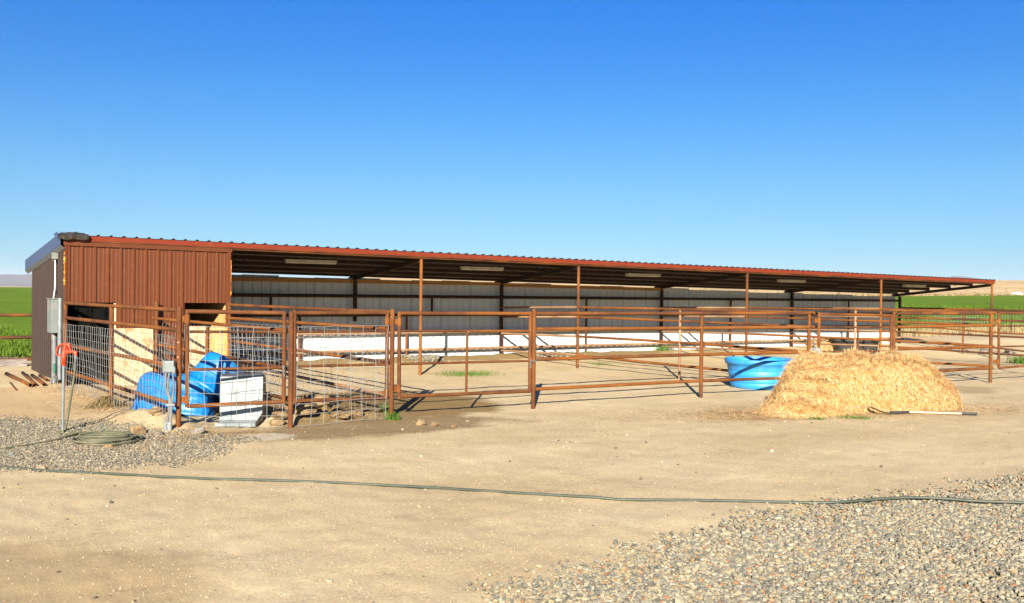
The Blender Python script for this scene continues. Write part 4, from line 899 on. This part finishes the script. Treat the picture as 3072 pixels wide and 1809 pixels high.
# clods, rocks
def rock(name_, x, y, r, m, label, cat, flat=0.7, group=None, zoff=0.0):
    import bmesh
    bm = bmesh.new(); bmesh.ops.create_icosphere(bm, subdivisions=3, radius=1.0); sd = random.random()*50
    for v in bm.verts:
        c = v.co; k = 1+0.55*float(fbm(np.array(c.x*1.3+sd), np.array(c.y*1.3+c.z*1.7), 4, 3))+0.12*math.sin(c.x*5+sd)*math.sin(c.z*6)
        v.co = Vector((c.x*k*1.15, c.y*k*.95, c.z*k*flat))
    me = bpy.data.meshes.new(name_); bm.to_mesh(me); bm.free()
    for pl in me.polygons: pl.use_smooth = random.random() < 0.5
    o = link(name_, me, m); o.scale = (r, r, r); o.rotation_euler = (0, 0, random.random()*6); o.location = (x, y, t1(x, y)+r*flat*.45+zoff)
    return tag(o, label, cat, group)
GC = 'clods and stones on the dirt'
for u, v, r, m, lab, fl in ((414, 1300, .10, CLOD, 'large pale clod between the coiled hose and the outlet box conduits', .8), (477, 1300, .062, ROCK, 'small brown stone just left of the conduit feet', .7), (594, 1298, .085, ROCK, 'cracked brown lump in front of the silver feed box', .7),
        (1262, 1274, .07, CLOD, 'pale dung clod, left one of the trio below the open gate', .75), (1302, 1277, .055, CLOD, 'brownish dung clod, middle one of the trio below the open gate', .7), (1362, 1281, .045, CLOD, 'smallest dung clod, right one of the trio below the open gate', .7), (1208, 1085, .05, ROCK, 'small grey stone inside the pen behind the hinge post', .8),
        (486, 1318, .045, CLOD, 'flat pale clod below the conduit connectors', .5), (155, 1355, .05, ROCK, 'dark oval stone on the gravel before the coiled hose', .6), (437, 1352, .035, CLOD, 'small tan clod on the gravel right of the hose coil', .6), (330, 1345, .06, CLOD, 'crumbly tan clod touching the front of the hose coil', .6)):
    p = gp(u, v); rock('dirt_clod' if m is CLOD else 'stone', p[0], p[1], r, m, lab, 'clod' if m is CLOD else 'stone', fl, GC)
for x, y, r, lab, fl in ((2.05, -5.55, .13, 'dirt clod right behind the post between the meshed gates', .7), (2.35, -5.5, .17, 'broad cracked dirt clod under the middle of the second meshed gate', .6), (2.75, -5.2, .15, 'rounded dirt clod behind the second meshed gate', .7), (2.9, -5.75, .12, 'long low dirt clod at the foot of the second meshed gate', .5),
        (1.85, -5.0, .13, 'dirt clod standing behind the silver feed box', .8), (1.9, -5.75, .09, 'small dirt clod beside the foot of the silver feed box', .7), (3.2, -5.55, .11, 'flat dirt clod near the hinge post of the second meshed gate', .5), (0.42, -4.9, .10, 'dirt clod under the lowest rail of the side fence', .7)):
    rock('dirt_clod', x, y, r*1.25, CLOD, lab, 'clod', fl*.8, 'dirt clods heaped under the meshed gates')
for u, v, r, lab in ((2955, 1040, .17, 'grey boulder beyond the pens left of the last roof post'), (3032, 1038, .16, 'dark boulder beyond the pens at the right edge')):
    p = gp(u, v); rock('boulder', p[0], p[1], r, ROCK, lab, 'boulder', .8, 'boulders by the far field')

# ------------------------------------------------------------------ hay
hay = thing('straw_stack', 'big loose golden straw bale stack slumping in front of the fence', 'straw', (11.5, -8.5, -0.17))
HEX = np.array([0.947, -0.322, 0]); HEY = np.array([0.79, 0.613, 0]); HO = np.array([9.58, -8.00, -0.17])
hs = [0, .20, .35, .48, .60, .80, 1.24, 1.94, 2.69, 3.19, 3.42, 3.66, 4.0, 4.12]; hh = [0.01, .20, .42, .64, .78, .88, .93, .94, .92, .85, .72, .55, .32, .02]
def hay_pt(s, t):
    """s metres along the front; t 0..1 from the front foot over the top to the back foot"""
    H = np.interp(s, hs, hh); k = np.clip(H/1.0, 0.05, 1)
    py = np.interp(t, [0, .12, .30, .42, .50, .62, .80, .92, 1], [-0.62, -0.50, -0.42, -.30, -.16, 0.12, 0.55, .75, .86])
    pz = np.interp(t, [0, .12, .30, .42, .50, .62, .80, .92, 1], [0, .22, .60, .82, .90, .955, 1.0, .75, 0.0])
    y = py*(0.45+0.55*k)*1.05; z = pz*H
    mid = np.exp(-((s-1.0)/1.1)**2); y = y - 0.42*mid*(1-t)*(1-pz*.8)
    front = np.clip((0.5-t)/0.1, 0, 1)
    left = smooth01((1.75-s)/0.5)
    tilt = z + 0.085*(s-0.6) + 0.02*np.sin(s*5)
    fl = np.interp(tilt, [0, .25, .26, .45, .46, .64, .65, .95], [0, 1, 0, 1, 0, 1, 0, 1]); bul = np.sqrt(np.clip(np.sin(np.pi*np.clip(fl, .02, .98)), 0, 1))
    lev = np.interp(tilt, [0, .25, .26, .45, .46, .64, .65, .95], [.10, .10, .03, .03, -.02, -.02, .03, .0])
    y = y - left*front*(0.27*bul-0.17+lev*.7)
    y = y + 0.13*(1-left)*front*(1-pz)
    b = 0.13*fbm(s*2.3+t*1.0, t*7+s, 4, 91) + 0.09*fbm(s*9, t*22, 3, 95)
    y = y - b*front*.9; z = z + b*(1-front)*.9*np.clip(k*2-.3, 0, 1)
    P = HO + s[..., None]*HEX + y[..., None]*HEY; P[..., 2] += np.maximum(z, -0.02); return P
sg, tg = np.meshgrid(np.linspace(0, 4.12, 140), np.linspace(0, 1, 90), indexing='ij')
HP = hay_pt(sg, tg); nS, nT = sg.shape
i, j = np.meshgrid(np.arange(nS-1), np.arange(nT-1), indexing='ij')
Fq = np.stack([i*nT+j, (i+1)*nT+j, (i+1)*nT+j+1, i*nT+j+1], -1).reshape(-1, 4)
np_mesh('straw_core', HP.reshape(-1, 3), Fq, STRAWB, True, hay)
n = 140000
s = RNG.uniform(0.02, 4.1, n); t_ = np.clip(RNG.beta(1.2, 1.5, n), 0, 1); e = 0.004
P0 = hay_pt(s, t_); ds = hay_pt(s+e, t_)-P0; dt = hay_pt(s, t_+e)-P0
N = np.cross(ds, dt); N /= np.linalg.norm(N, axis=1, keepdims=True)+1e-12
N = np.where((N @ (-HEY+np.array([0, 0, 1])))[:, None] < 0, -N, N)
ds /= np.linalg.norm(ds, axis=1, keepdims=True)+1e-12; dt /= np.linalg.norm(dt, axis=1, keepdims=True)+1e-12
rightf = smooth01((s-1.1)/0.7)
ang = RNG.normal(0, 0.34, n)+np.where(RNG.random(n) < 0.16+0.5*(1-rightf), RNG.uniform(-1.6, 1.6, n), 0)
D = -dt*np.cos(ang)[:, None]+ds*np.sin(ang)[:, None]+N*(RNG.uniform(-.05, .20, n)+np.where(t_ > .45, RNG.uniform(0, .25, n), 0))[:, None]; D /= np.linalg.norm(D, axis=1, keepdims=True)
L = RNG.gamma(3, .018, n)+.025
NR = N+RNG.normal(0, .55, (n, 3)); NR /= np.linalg.norm(NR, axis=1, keepdims=True)
ribbons('straw_strands', P0-N*.010, D, NR, L, RNG.uniform(.0022, .005, n), RNG.normal(-.015, .02, n), STRAW, hay, 0.7)
# litter of straw on the ground
def litter(name_, P, lmin, lmax, m, wid=.006):
    k = len(P); D = rand_dir(k); P = P+np.array([0, 0, .006])+np.array([0, 0, 1])*RNG.uniform(0, .015, k)[:, None]
    o = ribbons(name_, P, D, np.tile([0, 0, 1.0], (k, 1)), RNG.uniform(lmin, lmax, k), RNG.uniform(wid*.6, wid*1.4, k), RNG.normal(0, .01, k), m); return o
k = 8500; q = RNG.normal(0, 1, (k, 2)); X = 11.2+q[:, 0]*1.9*HEX[0]+q[:, 1]*.5*HEY[0]; Y = -8.8+q[:, 0]*1.9*HEX[1]+q[:, 1]*.5*HEY[1]
k2 = 3400; X2 = RNG.normal(9.3, .6, k2); Y2 = RNG.normal(-8.35, .38, k2)
k3 = 1500; X3 = RNG.normal(0.05, .35, k3); Y3 = RNG.uniform(-4.6, -0.2, k3)
k4 = 500; X4 = RNG.normal(.7, .5, k4); Y4 = RNG.normal(-6.2, .3, k4); X5 = RNG.normal(-.6, .7, 450); Y5 = RNG.normal(-6.7, .35, 450)
X, Y = np.concatenate([X, X2, X3, X4, X5]), np.concatenate([Y, Y2, Y3, Y4, Y5])
tag(litter('straw_litter', np.stack([X, Y, th(X, Y)], -1), .05, .2, STRAW), 'loose straw scattered over the dirt around the stack and fence', 'straw', kind='stuff')
# small bale by the rear wall and straw heap by the side fence
bc = np.array(on_z(2428, 1062, -0.12)); bt = on_y(2428, 1045, 2.6)
t = thing('straw_bale', 'small yellow straw bale before the white rear wall behind the hay', 'straw bale', (24.6, 2.3, t1(24.6, 2.3)))
bcx = np.array([24.75, 2.75, t1(24.75, 2.75)+.13]); mb = MB(); mb.box(bcx, (0.95, .5, .26), [rv, fv, (0, 0, 1)], .05); mb.build('bale_core', STRAWB, t)
k = 2600; P = np.stack([RNG.uniform(-.5, .5, k), RNG.choice([-.26, -.26, .2], k), RNG.uniform(-.13, .12, k)], -1); top_ = RNG.random(k) < .4
P[top_, 2] = .13; P[top_, 1] = RNG.uniform(-.25, .25, top_.sum())
PW = bcx+P[:, :1]*rv+P[:, 1:2]*fv+P[:, 2:]*np.array([0, 0, 1]); D = rand_dir(k); D[:, 2] = RNG.normal(-.3, .5, k); D /= np.linalg.norm(D, axis=1, keepdims=True)
ribbons('straw_strands', PW, D, np.where(top_[:, None], np.array([0, 0, 1.0]), -fv), RNG.uniform(.06, .18, k), RNG.uniform(.008, .014, k), RNG.normal(0, .03, k), STRAW, t)
hp0 = gp(318, 1213); k = 2600; r_ = np.abs(RNG.normal(0, .16, k)); a_ = RNG.uniform(0, 6.283, k)
X = hp0[0]+r_*np.cos(a_)*1.2; Y = hp0[1]+r_*np.sin(a_); Z = th(X, Y)+.17*np.exp(-(r_/.17)**2)*RNG.random(k)**.5
o = ribbons('straw_heap', np.stack([X, Y, Z], -1), rand_dir(k, .12), np.tile([0, 0, 1.0], (k, 1)), RNG.uniform(.08, .22, k), RNG.uniform(.004, .007, k), RNG.normal(-.03, .03, k), DRYG); tag(o, 'small heap of dry straw at the foot of the meshed side fence', 'straw')

# ------------------------------------------------------------------ gravel, pebbles, grain
def in_px(P):                       # photo pixel of ground points
    q = P-CAM; z = q @ FW; return 1536+F*(q @ RT)/z, 904.5-F*(q @ UP)/z
# right hand gravel: a bed with its own straight-ish edge on the ground
e0, e1, e2 = on_z(1480, 1809), on_z(2300, 1560), on_z(3100, 1448)
def right_side(X, Y):
    # signed distance to the broken edge line; positive is inside the gravel
    def sd(a, b): dx, dy = b[0]-a[0], b[1]-a[1]; L = math.hypot(dx, dy); return ((X-a[0])*dy-(Y-a[1])*dx)/L
    return np.minimum(sd(e0, e1), sd(e1, e2)+0.0)
n = 190000; X = RNG.uniform(0, 9.5, n); Y = RNG.uniform(-18.2, -13.0, n); s = right_side(X, Y)
pr = np.clip((s+0.55+0.45*fbm(X*1.5, Y*1.5, 4, 7))/1.0, 0, 1)**1.8*(0.72+0.55*np.clip(fbm(X*1.1, Y*1.1, 3, 77)+.4, 0, 1)*np.clip(s*2, .3, 1))
dist = np.hypot(X-CAM[0], Y-CAM[1]); keep = (RNG.random(n) < pr)
X, Y = X[keep], Y[keep]; P = np.stack([X, Y, th(X, Y)], -1); u, v = in_px(P); ok = (u > -700) & (u < 3800) & (v < 2100); P = P[ok]
sz = RNG.gamma(8, .00145, len(P))+.003; P[:, 2] += sz*.28+RNG.uniform(0, .014, len(P)); print('gravel right', len(P))
tag(stones('gravel', P, sz, GRAVR, .66), 'bed of mixed rounded river gravel at the lower right', 'gravel', kind='stuff')
n = 130000; X = RNG.uniform(-5.2, 1.2, n); Y = RNG.uniform(-9.6, -2.6, n)
bxs = [(-40, -3.2), (0, -3.2), (.15, -3.6), (.35, -5.2), (.3, -6.0), (.6, -6.7), (0.9, -7.2), (.55, -8.0), (-.6, -8.45), (-2.2, -8.6), (-6, -8.2)]
edge_top = np.interp(X, [-5.2, -1.2, -.3, .1, .35, 1.2], [-3.4, -3.6, -4.3, -5.1, -5.9, -6.6]); edge_bot = np.interp(X, [-5.2, -2.2, -1.2, -.2, .4, .75, 1.2], [-7.5, -7.85, -8.25, -8.4, -7.9, -7.1, -6.7])
nn = .35*fbm(X*1.6, Y*1.6, 4, 17); m_ = np.minimum(edge_top-Y, Y-edge_bot)+nn
keep = RNG.random(n) < np.clip((m_+.30)/.85, 0, 1)**1.5*(0.62+0.5*np.clip(fbm(X*.9, Y*.9, 3, 27)+.5, 0, 1)); X, Y = X[keep], Y[keep]; P = np.stack([X, Y, th(X, Y)], -1); u, v = in_px(P); ok = (u > -700); P = P[ok]
sz = RNG.gamma(7, .0014, len(P))+.003; P[:, 2] += sz*.2+RNG.uniform(0, .008, len(P)); print('gravel left', len(P))
tag(stones('gravel', P, sz, GRAVL, .6, ico=False), 'patch of grey crushed gravel around the hydrant and hose coil', 'gravel', kind='stuff')
n = 1700; X = RNG.uniform(-5, 16, n); Y = RNG.uniform(-16.5, -6.6, n); P = np.stack([X, Y, th(X, Y)], -1); sz = RNG.gamma(1.8, .0038, n)+.002; near = np.exp(-np.maximum(-Y-11, 0)/3)
ok = RNG.random(n) < 0.25+.75*smooth01((fbm(X*.5, Y*.5, 3, 37)+.25)/.4); P, sz = P[ok], sz[ok]; P[:, 2] += sz*.3
tag(stones('pebbles', P, sz, PEBB, .7), 'loose pebbles strewn over the packed dirt yard', 'pebbles', kind='stuff')
n = 95000; rr_ = 5.6*np.exp(RNG.random(n)*1.15); aa_ = YAW+RNG.uniform(-.56, .56, n); X = CAM[0]+rr_*np.sin(aa_); Y = CAM[1]+rr_*np.cos(aa_)
ok = (Y < -5.0) & (RNG.random(n) < 0.35+.65*smooth01((fbm(X*.7, Y*.9, 4, 47)+.3)/.5)); X, Y = X[ok], Y[ok]; P = np.stack([X, Y, th(X, Y)], -1); sz = RNG.gamma(3, .0008, len(P))+.001; P[:, 2] += sz*.2
tag(stones('coarse_grit', P, sz, SAND, .7, ico=False), 'fine grit covering the packed dirt yard', 'grit', kind='stuff')
for x0, x1, nm, lab in ((8.6, 9.6, 'gravel', 'small heap of pale gravel at the foot of the white rear wall nearer the room'), (12.6, 14.2, 'gravel', 'second heap of pale gravel at the foot of the white rear wall by the divider')):
    n = 900; X = RNG.uniform(x0, x1, n); Y = RNG.normal(3.0, .25, n); P = np.stack([X, Y, th(X, Y)+.02], -1); tag(stones(nm, P, RNG.gamma(7, .0028, n)+.008, GRAVL, .7), lab, 'gravel', kind='stuff')

# ------------------------------------------------------------------ plants
def blades(name_, X, Y, hgt, m, label=None, cat=None, wid=.008, lean=.35, kind=None, group=None):
    k = len(X); P = np.stack([X, Y, th(X, Y)-.01], -1); D = rand_dir(k)*lean*RNG.random(k)[:, None]; D[:, 2] = 1; D /= np.linalg.norm(D, axis=1, keepdims=True)
    Nn = rand_dir(k); Nn[:, 2] = 0; L = hgt*RNG.uniform(.5, 1.15, k)
    o = ribbons(name_, P, D, Nn, L, RNG.uniform(.7, 1.4, k)*wid, L*RNG.normal(0, .3, k), m, taper=.15); return tag(o, label, cat, group, kind)
for u, v, su, k, h, lab in ((1400, 1117, .72, 1100, .09, 'green weed patch on the dirt inside the open pen'), (1178, 1258, .12, 260, .13, 'green grass tuft at the foot of the hinge post'), (1158, 1240, .10, 120, .16, 'thin grey green weed by the mesh of the second gate'),
        (2360, 1254, .16, 260, .05, 'leftmost green grass patch in front of the hay'), (2450, 1257, .2, 260, .05, 'middle green grass patch in front of the hay'), (2565, 1255, .3, 420, .055, 'wide green grass patch before the hay near the scoop'), (2855, 1224, .16, 320, .08, 'green grass patch under the right end of the hay'),
        (3068, 1090, .45, 500, .28, 'dark green weed clump at the right edge beyond the gate'), (1800, 1082, .4, 130, .10, 'sparse green weeds near the rear wall behind the chain'), (2800, 1107, .3, 120, .06, 'faint low weeds behind the lowest rail on the right')):
    p = gp(u, v); X = p[0]+RNG.normal(0, su*.55, k)*rv[0]+RNG.normal(0, su*.25, k)*fv[0]; Y = p[1]+RNG.normal(0, su*.55, k)*rv[1]+RNG.normal(0, su*.25, k)*fv[1]
    blades('grass_tuft', X, Y, h, GRASS, lab, 'grass', .008 if h < .2 else .012, .8, group='grass and weed tufts in the yard')
k = 150; X = RNG.normal(17.75, .15, k); Y = RNG.normal(3.2, .1, k); blades('weed_clump', X, Y, .20, GRASS, 'leafy green weed at the foot of the white rear wall by a post', 'weed', .022, .7)
k = 700; X = RNG.normal(-.62, .35, k); Y = RNG.normal(-5.4, .3, k); blades('low_grass', X, Y, .05, GRASS, 'sparse low green grass around the hydrant foot and hose', 'grass', .006, .8, kind='stuff')
# crop edge: upright leaves, dense near the fence and thinning far out
n = 70000; X = np.concatenate([RNG.uniform(-14, 2, 34000), RNG.uniform(26, 95, n)]); Yb = np.concatenate([7.0+RNG.gamma(1.2, 9, 34000), 7.0+RNG.gamma(1.1, 18, n)])
Hc = np.where(Yb < 8.5, .20, .22)*np.where(X > 10, 1.6, 1.0)
k = len(X); P = np.stack([X, Yb, th(X, Yb)-.02], -1); D = rand_dir(k)*.4; D[:, 2] = 1; D /= np.linalg.norm(D, axis=1, keepdims=True); Nn = rand_dir(k); Nn[:, 2] = 0
Wc = np.where(Yb > 25, .08, .032)*RNG.uniform(.6, 1.5, k)
tag(ribbons('crop', P, D, Nn, Hc*RNG.uniform(.5, 1.15, k), Wc, RNG.normal(0, .07, k), CROP, taper=.3), 'bright green alfalfa crop covering the field behind the shed', 'crop', kind='stuff')
n = 5200; X = np.concatenate([RNG.uniform(27, 52, n), RNG.normal(-1.6, .25, 90)]); Y = np.concatenate([7.0+RNG.normal(0, .45, n), RNG.normal(6.2, .2, 90)])
tag(blades('dry_grass', X, Y, np.where(X > 5, .42, .62), DRYG, wid=.02, lean=.5), 'band of dry pale grass along the near edge of the field', 'dry grass', kind='stuff')
# low scrub on the tan hills
n = 2600; aa_ = YAW+RNG.uniform(-.1, .6, n); rr_ = np.where(RNG.random(n) < .6, RNG.normal(330, 22, n), RNG.uniform(275, 800, n)); X = CAM[0]+rr_*np.sin(aa_); Y = CAM[1]+rr_*np.cos(aa_)
P = np.stack([X, Y, th(X, Y)+.1], -1); SCR = island_mat('dry_scrub', [(0, (.10, .085, .03)), (.5, (.20, .15, .06)), (1, (.30, .23, .11))])
tag(stones('scrub', P, RNG.gamma(3, .075, n)+.08, SCR, .55), 'low dry scrub dotted over the tan hills', 'scrub', kind='stuff')

# ------------------------------------------------------------------ thin desert haze
mb = MB(); mb.box((CAM[0], CAM[1], 158.5), (53000, 53000, 323)); hzo = mb.build('haze', None); tag(hzo, kind='stuff')
hm = bpy.data.materials.new('haze_air'); hm.use_nodes = True; hn, hl = hm.node_tree.nodes, hm.node_tree.links
hn.remove(hn['Principled BSDF']); pv = hn.new('ShaderNodeVolumePrincipled'); pv.inputs['Color'].default_value = (0.80, 0.88, 1.0, 1); pv.inputs['Density'].default_value = 4.0e-5
pv.inputs['Anisotropy'].default_value = 0.0; hl.new(pv.outputs[0], hn['Material Output'].inputs['Volume']); hzo.data.materials.append(hm)
